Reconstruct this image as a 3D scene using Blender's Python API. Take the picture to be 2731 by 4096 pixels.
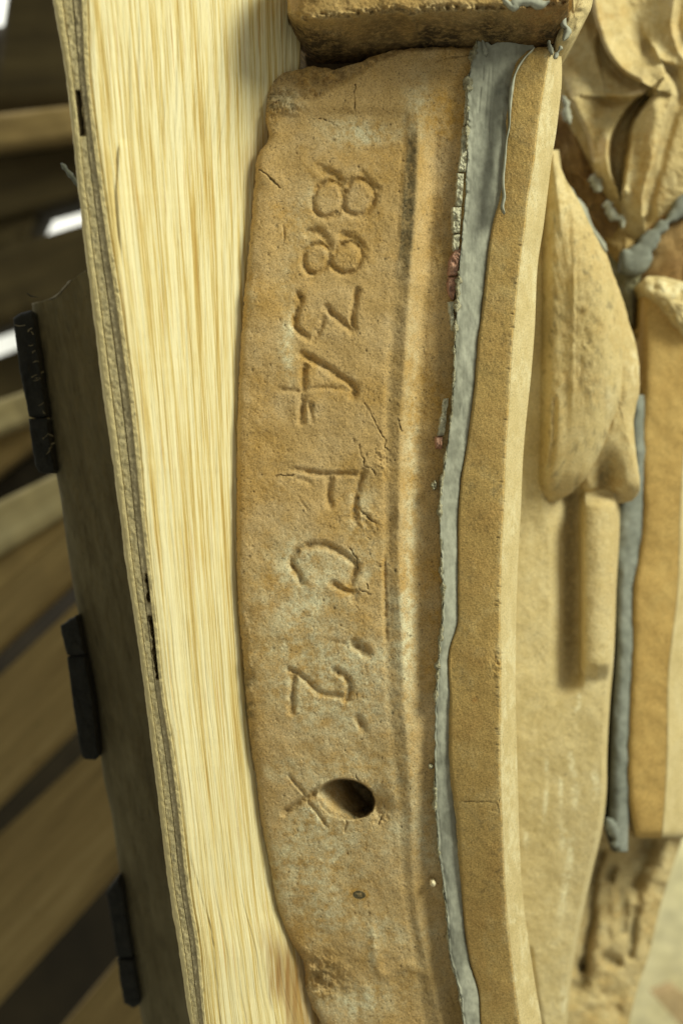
import bpy, math, random
import numpy as np
from mathutils import Vector
random.seed(7)
rng = np.random.RandomState(11)
for o in list(bpy.data.objects): bpy.data.objects.remove(o)
scene = bpy.context.scene
COL = scene.collection

# ------------------------------------------------------------ camera
K = 0.0005            # metres per picture unit on the plane of focus
D = 0.703             # camera to plane of focus
ZC = 1.30             # camera height
cam_d = bpy.data.cameras.new('camera'); cam = bpy.data.objects.new('camera', cam_d); COL.objects.link(cam)
cam.location = (0, -D, ZC); cam.rotation_euler = (math.radians(90), 0, 0)
cam_d.sensor_fit = 'VERTICAL'; cam_d.sensor_height = 36; cam_d.sensor_width = 24
cam_d.lens = 18 / (512 * K / D)
cam_d.clip_start = 0.02; cam_d.clip_end = 60
cam_d.dof.use_dof = True; cam_d.dof.focus_distance = D; cam_d.dof.aperture_fstop = 3.9
scene.camera = cam
scene.render.resolution_x = 682; scene.render.resolution_y = 1024
scene.view_settings.view_transform = 'Standard'; scene.view_settings.look = 'None'
scene.view_settings.exposure = 0.0; scene.view_settings.gamma = 1

# ------------------------------------------------------------ light: soft overhead hall lamp from the upper right, plus an added wall light
w = bpy.data.worlds.new('World'); scene.world = w; w.use_nodes = True
w.node_tree.nodes['Background'].inputs[0].default_value = (0.98, 0.97, 0.75, 1)
w.node_tree.nodes['Background'].inputs[1].default_value = 0.36
def area(name, loc, target, size, power, color):
    l = bpy.data.lights.new(name, 'AREA'); l.shape = 'RECTANGLE'; l.size = size[0]; l.size_y = size[1]
    l.energy = power; l.color = color
    o = bpy.data.objects.new(name, l); COL.objects.link(o); o.location = loc
    o.rotation_euler = (Vector(target) - Vector(loc)).to_track_quat('-Z', 'Y').to_euler()
    return o
area('area_lamp', (1.75, -0.98, ZC + 1.5), (0, 0, ZC), (0.8, 1.1), 80, (0.97, 0.97, 0.72))
area('area_lamp', (-1.2, 1.0, ZC + 2.0), (-1.0, 3.0, ZC - 0.2), (0.6, 0.6), 62, (1.0, 0.99, 0.95))  # added lamp, out of view, to brighten the white wall

# ------------------------------------------------------------ helpers
def A(*pts): return np.array(pts, float)
def crop(x0, y0, f, pts): return [(x0/4.004 + p[0]*f, y0/4.004 + p[1]*f) for p in pts]
def line(*pts):
    """x as a smooth function of y"""
    p = np.array(sorted(pts, key=lambda q: q[1]), float); ys = p[:, 1]; xs = p[:, 0]
    m = np.gradient(xs, ys) if len(xs) > 2 else np.full(len(xs), (xs[-1]-xs[0])/(ys[-1]-ys[0]))
    def f(y):
        y = np.asarray(y, float); yc = np.clip(y, ys[0], ys[-1])
        i = np.clip(np.searchsorted(ys, yc) - 1, 0, len(ys)-2)
        h = ys[i+1]-ys[i]; t = (yc-ys[i])/h
        r = (2*t**3-3*t**2+1)*xs[i] + (t**3-2*t**2+t)*h*m[i] + (-2*t**3+3*t**2)*xs[i+1] + (t**3-t**2)*h*m[i+1]
        r = r + np.where(y < ys[0], (y-ys[0])*m[0], 0) + np.where(y > ys[-1], (y-ys[-1])*m[-1], 0)
        return r
    return f
def hline(*pts):
    """y as a piecewise function of x"""
    p = np.array(sorted(pts), float)
    return lambda x: np.interp(x, p[:, 0], p[:, 1])
_lat = rng.rand(256, 256)
def vnoise(x, y, seed=0):
    x = np.asarray(x, float) + seed*17.31; y = np.asarray(y, float) + seed*5.77
    xi = np.floor(x).astype(int); yi = np.floor(y).astype(int); fx = x-xi; fy = y-yi
    fx = fx*fx*(3-2*fx); fy = fy*fy*(3-2*fy)
    a = _lat[xi % 256, yi % 256]; b = _lat[(xi+1) % 256, yi % 256]; c = _lat[xi % 256, (yi+1) % 256]; d = _lat[(xi+1) % 256, (yi+1) % 256]
    return (a*(1-fx)+b*fx)*(1-fy) + (c*(1-fx)+d*fx)*fy - 0.5
def fbm(x, y, s, octv=4, seed=0, gain=0.55):
    r = 0; amp = 1; f = 1.0/s
    for k in range(octv):
        r = r + amp*vnoise(x*f, y*f, seed+k*3.3); amp *= gain; f *= 2.03
    return r
def smooth(a, b, x):
    t = np.clip((x-a)/(b-a), 0, 1); return t*t*(3-2*t)
def polydist(X, Y, pts):
    """distance to a polyline, and how far along it (0..1)"""
    best = np.full(np.shape(X), 1e9)
    for (x1, y1), (x2, y2) in zip(pts[:-1], pts[1:]):
        dx, dy = x2-x1, y2-y1; L = dx*dx+dy*dy+1e-9
        t = np.clip(((X-x1)*dx+(Y-y1)*dy)/L, 0, 1)
        d = np.hypot(X-(x1+t*dx), Y-(y1+t*dy)); best = np.minimum(best, d)
    return best
def smoothpts(pts, n=4):
    p = np.array(pts, float)
    if len(p) < 3: return [tuple(q) for q in p]
    out = []
    q = np.vstack([2*p[0]-p[1], p, 2*p[-1]-p[-2]])
    for i in range(1, len(q)-2):
        for k in range(n):
            t = k/n
            out.append(tuple(0.5*((2*q[i])+(-q[i-1]+q[i+1])*t+(2*q[i-1]-5*q[i]+4*q[i+1]-q[i+2])*t*t+(-q[i-1]+3*q[i]-3*q[i+1]+q[i+2])*t**3)))
    out.append(tuple(p[-1])); return out
def blob(X, Y, cx, cy, rx, ry, rot=0):
    c, s = math.cos(rot), math.sin(rot); u = (X-cx)*c+(Y-cy)*s; v = -(X-cx)*s+(Y-cy)*c
    return np.exp(-((u/rx)**2+(v/ry)**2))
def world(px, py, d):
    """a point of the place: picture units on the plane of focus, depth d in millimetres behind it"""
    d = np.asarray(d, float)*0.001; s = (D+d)/D
    return np.stack([(np.asarray(px)-341)*K*s, d+0*s, ZC+(512-np.asarray(py))*K*s], -1)
def tag(o, label=None, cat=None, group=None, kind=None):
    if label: o['label'] = label
    if cat: o['category'] = cat
    if group: o['group'] = group
    if kind: o['kind'] = kind
    return o
def thing(name, px, py, d, label, cat, group=None):
    o = bpy.data.objects.new(name, None); COL.objects.link(o); o.location = Vector(world(px, py, d)); o.empty_display_size = .02
    return tag(o, label, cat, group)
def link(name, V, F, mat, parent=None, uv=None, attrs=None, smooth_=True):
    V = np.asarray(V, float)
    org = np.array(parent_origin(parent)) if parent else np.array([V[:, 0].mean(), V[:, 1].mean(), V[:, 2].min()])
    me = bpy.data.meshes.new(name); n = len(V)
    me.vertices.add(n); me.vertices.foreach_set('co', (V-org).astype(np.float32).ravel())
    tot = sum(len(f) for f in F) if not isinstance(F, np.ndarray) else F.size
    if isinstance(F, np.ndarray):
        li = F.ravel(); st = np.arange(len(F))*F.shape[1]
    else:
        li = np.concatenate([np.asarray(f) for f in F]); st = np.cumsum([0]+[len(f) for f in F])[:-1]
    me.loops.add(len(li)); me.loops.foreach_set('vertex_index', li.astype(np.int32))
    me.polygons.add(len(st)); me.polygons.foreach_set('loop_start', st.astype(np.int32))
    me.update(calc_edges=True); me.validate()
    if smooth_: me.polygons.foreach_set('use_smooth', np.ones(len(me.polygons), bool))
    if uv is not None:
        l = me.uv_layers.new(name='UVMap'); idx = np.empty(len(me.loops), np.int32); me.loops.foreach_get('vertex_index', idx)
        l.data.foreach_set('uv', np.asarray(uv, np.float32)[idx].ravel())
    for k, a in (attrs or {}).items():
        at = me.attributes.new(k, 'FLOAT', 'POINT'); at.data.foreach_set('value', np.asarray(a, np.float32).ravel())
    me.materials.append(mat)
    o = bpy.data.objects.new(name, me); COL.objects.link(o)
    if parent: o.parent = parent
    else: o.location = org
    return o
def parent_origin(p):
    q = Vector(p.location); pp = p.parent
    while pp: q = q + pp.location; pp = pp.parent
    return tuple(q)
def patch(name, L, R, T, B, nx, ny, depth, mat, parent=None, thick=20, attrs=None, uvf=None, back=True):
    """a closed slab whose front is a sculpted sheet between four boundary lines; returns the object"""
    u = np.linspace(0, 1, nx)[None, :]; v = np.linspace(0, 1, ny)[:, None]
    t0 = T(300) if callable(T) else T; b0 = B(300) if callable(B) else B
    Y = t0+(b0-t0)*v+0*u
    for _ in range(3):
        X = L(Y)+(R(Y)-L(Y))*u
        t = T(X[0:1, :]) if callable(T) else T+0*X[0:1]; b = B(X[-1:, :]) if callable(B) else B+0*X[0:1]
        Y = t+(b-t)*v
    X = L(Y)+(R(Y)-L(Y))*u
    Z = depth(X, Y, u+0*v)
    P = world(X, Y, Z).reshape(-1, 3)
    i = np.arange(nx*ny).reshape(ny, nx)
    F = np.stack([i[:-1, :-1], i[1:, :-1], i[1:, 1:], i[:-1, 1:]], -1).reshape(-1, 4)
    ring = np.concatenate([i[0, :-1], i[:-1, -1], i[-1, :0:-1], i[:0:-1, 0]])
    at = {k: f(X, Y).ravel() for k, f in (attrs or {}).items()}
    UV = np.stack(uvf(X, Y, u+0*v) if uvf else (X*K*10, Y*K*10), -1).reshape(-1, 2)
    if back:
        n0 = len(P); Pb = P[ring].copy(); Pb[:, 1] += thick*0.001
        P = np.vstack([P, Pb]); m = len(ring); a = np.arange(m); b = (a+1) % m
        F2 = np.stack([ring[a], ring[b], n0+b, n0+a], -1)
        cen = Pb.mean(0)[None]; P = np.vstack([P, cen])
        F3 = np.stack([n0+a, n0+b, np.full(m, n0+m)], -1)
        UV = np.vstack([UV, UV[ring], UV.mean(0)[None]])
        for k in at: at[k] = np.concatenate([at[k], at[k][ring], [0]])
        Fs = list(F)+list(F2)+list(F3)
        li = np.concatenate([F.ravel(), F2.ravel(), F3.ravel()])
        F = Fs if len(Fs) < 500 else _Mixed(li, np.concatenate([np.arange(len(F)+len(F2))*4, (len(F)+len(F2))*4+np.arange(len(F3))*3]))
    return link_mixed(name, P, F, mat, parent, UV, at)
class _Mixed:
    def __init__(s, li, st): s.li = li; s.st = st
def link_mixed(name, V, F, mat, parent, uv, at):
    if not isinstance(F, _Mixed): return link(name, V, F, mat, parent, uv, at)
    org = np.array(parent_origin(parent)) if parent else np.array([V[:, 0].mean(), V[:, 1].mean(), V[:, 2].min()])
    me = bpy.data.meshes.new(name)
    me.vertices.add(len(V)); me.vertices.foreach_set('co', (V-org).astype(np.float32).ravel())
    me.loops.add(len(F.li)); me.loops.foreach_set('vertex_index', F.li.astype(np.int32))
    me.polygons.add(len(F.st)); me.polygons.foreach_set('loop_start', F.st.astype(np.int32))
    me.update(calc_edges=True)
    me.polygons.foreach_set('use_smooth', np.ones(len(F.st), bool))
    l = me.uv_layers.new(name='UVMap'); l.data.foreach_set('uv', np.asarray(uv, np.float32)[F.li].ravel())
    for k, a in (at or {}).items():
        t = me.attributes.new(k, 'FLOAT', 'POINT'); t.data.foreach_set('value', np.asarray(a, np.float32).ravel())
    me.materials.append(mat); o = bpy.data.objects.new(name, me); COL.objects.link(o)
    if parent: o.parent = parent
    else: o.location = org
    return o
def lobe(name, outline, dfun, mat, parent=None, h=6, p=2.2, n=96, rings=20, thick=15, rough=0.5, rs=5, seed=0, center=None, rag=0.4, attrs=None, disp=None, fine=0.0):
    """a rounded solid from a closed outline: bulges h mm towards the viewer, rough-edged, thick behind"""
    o = np.array(outline, float); c = np.array(center if center else o.mean(0))
    q = np.vstack([o, o[:1]]); seg = np.hypot(*(q[1:]-q[:-1]).T); cum = np.concatenate([[0], np.cumsum(seg)])
    s = np.linspace(0, cum[-1], n, endpoint=False); E = np.stack([np.interp(s, cum, q[:, 0]), np.interp(s, cum, q[:, 1])], -1)
    for _ in range(1): E = (np.roll(E, 1, 0)+2*E+np.roll(E, -1, 0))/4
    E = E + rag*np.stack([fbm(E[:, 0], E[:, 1], 4, 3, seed+1), fbm(E[:, 0], E[:, 1], 4, 3, seed+9)], -1)*2
    r = (np.linspace(0, 1, rings+1)[1:])[:, None]
    X = c[0]+(E[None, :, 0]-c[0])*r; Y = c[1]+(E[None, :, 1]-c[1])*r
    X = np.concatenate([[c[0]], X.ravel()]); Y = np.concatenate([[c[1]], Y.ravel()])
    rr = np.concatenate([[0], np.repeat(r.ravel(), n)])
    df = dfun if callable(dfun) else (lambda x, y: dfun+0*x)
    Z = df(X, Y)-h*(1-rr**p)+rough*fbm(X, Y, rs, 4, seed)*2
    if disp: Z = Z+disp(X, Y)
    if fine: Z = Z+fine*fbm(X, Y, 2.6, 3, seed+20)+fine*2.2*smooth(.22, .42, fbm(X, Y, 9, 4, seed+21))*smooth(.5, 1, rr)+fine*fbm(X, Y, 10, 3, seed+22)
    P = world(X, Y, Z)
    back = P[-n:].copy(); back[:, 1] += thick*0.001
    P = np.vstack([P, back, back.mean(0)[None]])
    F = []
    a = np.arange(n); b = (a+1) % n
    F += [(0, 1+x, 1+y) for x, y in zip(a, b)]
    for k in range(rings): 
        s0 = 1+k*n; s1 = s0+n
        F += [(s0+x, s1+x, s1+y, s0+y) for x, y in zip(a, b)]
    l = len(P)-1; s0 = 1+rings*n
    F += [(s0+x, l, s0+y) for x, y in zip(a, b)]
    XX = np.concatenate([X, X[-n:], [c[0]]]); YY = np.concatenate([Y, Y[-n:], [c[1]]])
    at = {k: f(XX, YY) for k, f in (attrs or {}).items()}
    return link(name, P, F, mat, parent, np.stack([XX*K*10, YY*K*10], -1), at)
def slab_box(name, quad, ds, thick, mat, parent=None, along=0, rough=0.0, rnd=0.0):
    """plank: four picture corners (TL,TR,BR,BL) with depths, extruded back; front face split with softened edge"""
    q = np.array(quad, float); n = 26; m = 7
    u = np.linspace(0, 1, n)[None, :]; v = np.linspace(0, 1, m)[:, None]
    f = lambda k: (q[0][k]*(1-u)+q[1][k]*u)*(1-v)+(q[3][k]*(1-u)+q[2][k]*u)*v
    dd = (ds[0]*(1-u)+ds[1]*u)*(1-v)+(ds[3]*(1-u)+ds[2]*u)*v
    X, Y = f(0), f(1)
    dd = dd + rough*fbm(X, Y, 30, 3, 5)
    e = np.minimum(v, 1-v)+0*u
    dd = dd + rnd*(e < 1e-6)
    P = world(X, Y, dd).reshape(-1, 3); Pb = P+np.array([0, thick*0.001, 0])
    i = np.arange(n*m).reshape(m, n); N = n*m
    Fr = np.stack([i[:-1, :-1], i[1:, :-1], i[1:, 1:], i[:-1, 1:]], -1).reshape(-1, 4)
    ring = np.concatenate([i[0, :-1], i[:-1, -1], i[-1, :0:-1], i[:0:-1, 0]])
    a = np.arange(len(ring)); b = (a+1) % len(ring)
    F = np.vstack([Fr, Fr[:, ::-1]+N, np.stack([ring[a], ring[b], ring[b]+N, ring[a]+N], -1)])
    L = math.hypot(q[1][0]-q[0][0], q[1][1]-q[0][1])*K*10; W = math.hypot(q[3][0]-q[0][0], q[3][1]-q[0][1])*K*10
    U = np.stack([v*W+0*u, u*L+0*v], -1).reshape(-1, 2)
    return link(name, np.vstack([P, Pb]), F, mat, parent, np.vstack([U, U]), None, smooth_=False)

# ------------------------------------------------------------ materials
def M_new(name):
    m = bpy.data.materials.new(name); m.use_nodes = True; nt = m.node_tree
    for n in list(nt.nodes): nt.nodes.remove(n)
    out = nt.nodes.new('ShaderNodeOutputMaterial'); b = nt.nodes.new('ShaderNodeBsdfPrincipled')
    nt.links.new(b.outputs[0], out.inputs[0]); return m, nt, b
class G:
    def __init__(s, nt): s.nt = nt
    def n(s, t, **kw):
        x = s.nt.nodes.new(t)
        for k, v in kw.items():
            if k in x.inputs.keys(): x.inputs[k].default_value = v
            else: setattr(x, k, v)
        return x
    def l(s, a, b): s.nt.links.new(a, b)
    def noise(s, vec, scale, detail=4, rough=.6, dist=0):
        x = s.n('ShaderNodeTexNoise'); x.inputs['Scale'].default_value = scale; x.inputs['Detail'].default_value = detail
        x.inputs['Roughness'].default_value = rough; x.inputs['Distortion'].default_value = dist; s.l(vec, x.inputs['Vector']); return x.outputs['Fac']
    def ramp(s, fac, stops):
        x = s.n('ShaderNodeValToRGB'); e = x.color_ramp.elements
        while len(e) > 1: e.remove(e[-1])
        e[0].position = stops[0][0]; e[0].color = col(stops[0][1])
        for p, c in stops[1:]:
            q = e.new(p); q.color = col(c)
        s.l(fac, x.inputs[0]); return x.outputs['Color']
    def mix(s, fac, a, b, mode='MIX'):
        x = s.n('ShaderNodeMix'); x.data_type = 'RGBA'; x.blend_type = mode
        for i, v in ((0, fac), (6, a), (7, b)):
            if isinstance(v, (int, float)): x.inputs[i].default_value = v
            elif isinstance(v, tuple): x.inputs[i].default_value = col(v)
            else: s.l(v, x.inputs[i])
        return x.outputs[2]
    def math(s, op, a, b=0.0, clamp=False):
        x = s.n('ShaderNodeMath'); x.operation = op; x.use_clamp = clamp
        for i, v in ((0, a), (1, b)):
            if isinstance(v, (int, float)): x.inputs[i].default_value = v
            else: s.l(v, x.inputs[i])
        return x.outputs[0]
    def attr(s, name): return s.n('ShaderNodeAttribute', attribute_name=name).outputs['Fac']
    def bump(s, h, strength, dist, bsdf, prev=None):
        x = s.n('ShaderNodeBump'); x.inputs['Strength'].default_value = strength; x.inputs['Distance'].default_value = dist
        s.l(h, x.inputs['Height'])
        if prev: s.l(prev, x.inputs['Normal'])
        if bsdf: s.l(x.outputs[0], bsdf.inputs['Normal'])
        return x.outputs[0]
def col(c): return (c, c, c, 1) if isinstance(c, (int, float)) else (c[0], c[1], c[2], 1)
def S(r, g, b):      # sRGB 0..255 to linear
    return tuple(((v/255)/12.92 if v/255 < .04045 else ((v/255+.055)/1.055)**2.4) for v in (r, g, b))

def clay(name, a, b, c, dust=(.62, .55, .36), grime_shade=(.10, .085, .05), rust=(.42, .20, .06), grain=1.0, specks=.5, scale=1.0, bumpy=1.0, mott=(14, 60)):
    """fired clay: mottled body a/b/c, sandy grain, black specks, and hand-placed dust / grime / rust"""
    m, nt, bs = M_new(name); g = G(nt)
    v = g.n('ShaderNodeTexCoord').outputs['Object']
    n1 = g.noise(v, mott[0]*scale, 5, .62, .3); n2 = g.noise(v, mott[1]*scale, 5, .65, .2); n3 = g.noise(v, 1300*scale, 3, .75); n4 = g.noise(v, 2200*scale, 2, .7)
    k = g.math('ADD', g.math('MULTIPLY', n1, .45), g.math('MULTIPLY', n2, .55))
    base = g.ramp(k, [(.36, a), (.50, b), (.64, c)])
    dn = g.noise(v, 180*scale, 5, .7)
    dfac = g.math('MULTIPLY', g.attr('dust'), g.math('MULTIPLY_ADD', dn, 3.2, clamp=False), True)
    nt.nodes[-1].inputs[2].default_value = -0.9
    # (dust gathers in a broken, grainy way)
    x = g.n('ShaderNodeMapRange'); g.l(dn, x.inputs[0]); x.inputs[1].default_value = .38; x.inputs[2].default_value = .62
    dfac = g.math('MULTIPLY', g.attr('dust'), x.outputs[0], True)
    base = g.mix(dfac, base, dust)
    y = g.n('ShaderNodeMapRange'); g.l(g.noise(v, 240*scale, 5, .7), y.inputs[0]); y.inputs[1].default_value = .30; y.inputs[2].default_value = .58
    base = g.mix(g.math('MULTIPLY', g.attr('rust'), y.outputs[0], True), base, rust)
    z = g.n('ShaderNodeMapRange'); g.l(g.noise(v, 330*scale, 5, .75), z.inputs[0]); z.inputs[1].default_value = .25; z.inputs[2].default_value = .55
    base = g.mix(g.math('MULTIPLY', g.attr('grime_shade'), z.outputs[0], True), base, grime_shade)
    gr = g.ramp(n3, [(.30, 1-.36*grain), (.5, 1.0), (.72, 1+.22*grain)])
    base = g.mix(1.0, base, gr, 'MULTIPLY')
    sp = g.ramp(g.noise(v, 1150*scale, 2, .6), [(.625, 0), (.68, 1)])
    base = g.mix(g.math('MULTIPLY', sp, specks), base, (.035, .03, .022))
    g.l(base, bs.inputs['Base Color']); bs.inputs['Roughness'].default_value = .95; bs.inputs['Specular IOR Level'].default_value = .15
    nb = g.bump(g.noise(v, 800*scale, 5, .75), .55*bumpy, .0006, None)
    g.bump(n4, .5*bumpy, .00035, bs, nb)
    return m
def wood(name, stops, along=3.0, across=190, bump_=.3, rough=.7, streak=(.45, .25, .08), sf=.5, fine=1.0):
    """long-grained timber; UV x runs across the grain, UV y along it"""
    m, nt, bs = M_new(name); g = G(nt)
    tc = g.n('ShaderNodeTexCoord').outputs['UV']
    def mp(ax, al):
        q = g.n('ShaderNodeMapping'); q.inputs['Scale'].default_value = (ax, al, 1); g.l(tc, q.inputs['Vector']); return q.outputs[0]
    n1 = g.noise(mp(across*.26, along*.45), 1, 5, .62, .2); n2 = g.noise(mp(across, along), 1, 4, .6, .15); n3 = g.noise(mp(across*3.2, along*5), 1, 3, .6)
    w3 = .15*fine; k = g.math('ADD', g.math('MULTIPLY', n1, .50-w3*.5), g.math('ADD', g.math('MULTIPLY', n2, .50-w3*.5), g.math('MULTIPLY', n3, w3)))
    base = g.ramp(k, stops)
    st = g.ramp(g.noise(mp(across*1.3, along*1.6), 1, 3, .55), [(.60, 0), (.70, 1)])
    base = g.mix(g.math('MULTIPLY', st, sf), base, streak)
    pk = g.ramp(g.noise(mp(across*3, along*12), 1, 2, .5), [(.70, 0), (.76, 1)])
    base = g.mix(g.math('MULTIPLY', pk, .45), base, tuple(x*.5 for x in streak))
    y = g.attr('rust'); base = g.mix(y, base, (.27, .13, .035))
    z = g.attr('grime_shade'); base = g.mix(z, base, (.05, .045, .03))
    g.l(base, bs.inputs['Base Color']); bs.inputs['Roughness'].default_value = rough; bs.inputs['Specular IOR Level'].default_value = .25
    g.bump(g.math('ADD', n2, g.math('MULTIPLY', n3, .7)), bump_, .0012, bs)
    return m
def plain(name, a, b, scale=200, rough=.8, bump_=.4, dist=.0006, c=None, stretch=None):
    m, nt, bs = M_new(name); g = G(nt)
    v = g.n('ShaderNodeTexCoord').outputs['Object']
    if stretch:
        q = g.n('ShaderNodeMapping'); q.inputs['Scale'].default_value = stretch; g.l(v, q.inputs['Vector']); v = q.outputs[0]
    n1 = g.noise(v, scale, 5, .65, .2); n2 = g.noise(v, scale*6, 3, .6)
    base = g.ramp(n1, [(.34, a), (.66, b)])
    base = g.mix(1.0, base, g.ramp(n2, [(.35, .82), (.65, 1.12)]), 'MULTIPLY')
    base = g.mix(g.attr('grime_shade'), base, c or (.06, .055, .04))
    g.l(base, bs.inputs['Base Color']); bs.inputs['Roughness'].default_value = rough
    bs.inputs['Specular IOR Level'].default_value = .25
    g.bump(g.math('ADD', n1, n2), bump_, dist, bs); return m

TC = clay('terracotta_worn', (.44, .29, .115), (.52, .36, .168), (.56, .415, .23), specks=.6, grain=1.2, bumpy=1.0, dust=(.70, .65, .46), rust=(.46, .27, .07))
TSLAB = clay('terracotta_slab_shaded', (.38, .25, .095), (.46, .32, .13), (.50, .37, .18), grime_shade=(.06, .042, .022), grain=1.2, bumpy=1.5)  # its dark tone paints the shade on the slab underside
TORANGE = clay('terracotta_sandy_body', (.50, .33, .12), (.56, .38, .145), (.60, .425, .172), grain=1.3, specks=.35, bumpy=1.3, dust=(.62, .49, .255))
TCREAM = clay('terracotta_pale_slip', (.52, .41, .205), (.60, .485, .265), (.65, .545, .325), grain=.8, specks=.5, bumpy=1.0, dust=(.82, .75, .52), mott=(16, 90), rust=(.46, .30, .11))
TBROKEN = clay('terracotta_broken', (.24, .14, .06), (.36, .23, .10), (.46, .32, .16), grain=1.6, bumpy=2.2)
CAULK = plain('grey_sealant', (.32, .325, .275), (.38, .385, .33), 50, .75, .08, .0006, c=(.09, .09, .07), stretch=(1, 1, .7))
MORTAR = plain('lime_mortar', (.30, .28, .19), (.62, .58, .42), 260, .95, 1.0, .0016)
PALEM = plain('pale_lime', (.42, .40, .28), (.68, .64, .46), 260, .95, 1.0, .0016)
PINK = plain('pink_mortar', (.33, .17, .12), (.46, .27, .2), 160, .8, .4)
DARKC = plain('cavity_shade_clay', (.05, .035, .02), (.12, .08, .04), 90, .95, .8)  # clay blackened in colour for the shade inside gaps
PLYF = wood('plywood_face', [(.39, (.46, .30, .08)), (.455, (.62, .48, .20)), (.50, (.74, .64, .37)), (.56, (.81, .735, .49))], along=1.0, across=84, sf=.75, streak=(.50, .28, .085), bump_=.6, fine=1.3)
VEN = wood('veneer_edge', [(.34, (.55, .42, .18)), (.5, (.72, .60, .32)), (.66, (.80, .70, .42))], along=2.5, across=80, sf=.4, bump_=.4)
COREG = plain('core_end_grain', (.50, .41, .22), (.70, .60, .36), 500, .95, .6, .0010)
CORED = plain('core_end_grain_dark', (.42, .35, .21), (.60, .51, .32), 500, .95, .6, .0010)
GLUE = plain('glue_line', (.16, .12, .065), (.46, .37, .21), 420, .9, .8)
BOARD = wood('weathered_board_shaded', [(.34, (.085, .068, .036)), (.5, (.13, .108, .06)), (.66, (.18, .152, .088))], along=3, across=26, sf=.3, streak=(.02, .016, .01), rough=.9)  # brown darkened to stand for the shade the plank is in
RUBBER = plain('black_rubber', (.009, .009, .008), (.019, .018, .015), 120, .85, .3)
TIMBER = wood('brown_timber', [(.34, (.17, .115, .046)), (.5, (.27, .192, .08)), (.66, (.38, .28, .13))], along=.8, across=9, sf=.35, streak=(.04, .026, .01), rough=.85)
TIMBERD = wood('dark_timber', [(.34, (.03, .021, .008)), (.5, (.055, .04, .016)), (.66, (.085, .063, .026))], along=.8, across=9, sf=.4, streak=(.01, .008, .004), rough=.85)
TIMBERP = wood('pale_timber', [(.34, (.24, .19, .09)), (.5, (.38, .32, .18)), (.66, (.50, .44, .28))], along=.7, across=8, sf=.3, streak=(.2, .13, .05), rough=.85)
WALL = plain('white_wall', (.75, .76, .74), (.82, .82, .80), 3, .9, .1)
FLOOR = plain('dark_floor', (.010, .007, .004), (.022, .016, .008), 5, .9, .2)
METAL = plain('grey_metal', (.10, .11, .09), (.18, .19, .16), 200, .5, .1)

# ============================================================ feature lines (x over y, picture units)
W0 = line((48, -30), (52.6, 0), (64, 64), (76, 170), (85.5, 256), (95.6, 335), (105, 410), (117, 495), (125, 560), (138.6, 650), (153, 760), (167, 877), (177, 942), (189.6, 1023), (197, 1060))
W1 = line((84, -30), (86, 0), (89, 80), (95.6, 135), (102, 183), (110, 239), (118, 290), (126, 345), (134, 402), (140, 463), (145, 520), (151, 575), (157, 631), (162.5, 687), (174, 758), (183, 831), (190, 895), (198, 942), (205.5, 1023), (211, 1060))
BL = line((290, 66), (272, 80), (267, 100), (266, 122), (268.6, 138), (259, 153), (254.5, 183), (251, 223), (247, 264), (241, 335), (237.8, 399), (236.5, 495), (236.5, 545), (239, 623), (241.5, 647), (244.7, 687), (251, 750), (255, 775), (261, 823), (269, 863), (279, 914), (291.7, 944), (301, 958), (306, 992), (320, 1023), (334, 1050))
R0 = line((408, 100), (407, 131), (403, 175), (399, 239), (393.6, 287), (387, 367), (384.5, 447), (384, 559), (384, 623), (385.7, 687), (390.5, 750), (397, 799), (401, 879), (411, 942), (424, 1023), (430, 1050))
R1 = line((418, 100), (416.5, 131), (414, 207), (410, 256), (408, 287), (403, 367), (399, 431), (397.6, 495), (397.6, 575), (401, 655), (401.6, 703), (406, 750), (409.6, 815), (412.7, 895), (420.7, 942), (438, 1023), (445, 1050))
C0 = line((480, 30), (478, 38), (470, 70), (467, 159), (463, 223), (460, 256), (455, 335), (451, 415), (442, 480), (439.5, 511), (441, 560), (442.6, 607), (438.7, 655), (435.5, 703), (434.7, 767), (438, 847), (442, 878), (446.6, 918), (450, 958), (459, 990), (463, 1023), (467, 1050))
C1 = line((536, 36), (533, 47), (520, 62), (512, 85), (509, 128), (504.5, 159), (502, 195), (494, 222), (489, 256), (485, 295), (480, 335), (475, 394), (469, 439), (462, 479), (459.5, 511), (458.6, 591), (457, 629), (452.4, 641), (451.4, 703), (452, 767), (458.6, 815), (462.6, 878), (466.5, 934), (472, 966), (479, 990), (481, 1023), (484, 1050))
E1 = line((551, 40), (549, 50), (542, 89), (536, 127), (532.7, 159), (526, 199), (523, 231), (519, 256), (513.5, 311), (510, 351), (508, 391), (505, 439), (503, 479), (501.5, 511), (498.4, 623), (499, 671), (498.4, 767), (501.6, 847), (502.8, 878), (505.6, 918), (508.8, 950), (513.5, 990), (518, 1023), (522, 1050))
E2 = line((558, 40), (560, 52), (561, 80), (558, 111), (555, 135), (551, 159), (548, 183), (542, 231), (538, 256), (533.5, 335), (529.5, 383), (526, 415), (523, 447), (520, 511), (516.7, 575), (515, 702), (517, 780), (519, 847), (522, 895), (528, 942), (534, 982), (541, 1023), (545, 1050))
HL = line((556, 135), (572, 260), (592, 400), (606, 440), (614, 470), (615, 600), (613, 655), (609, 703), (606, 767), (606, 783), (601, 831), (591.6, 871), (583.6, 907), (572.5, 966), (566, 1023), (562, 1050))
face_d = lambda Y: -4+4*smooth(0, 500, Y)+34*smooth(560, 1060, Y)**1.2

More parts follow.
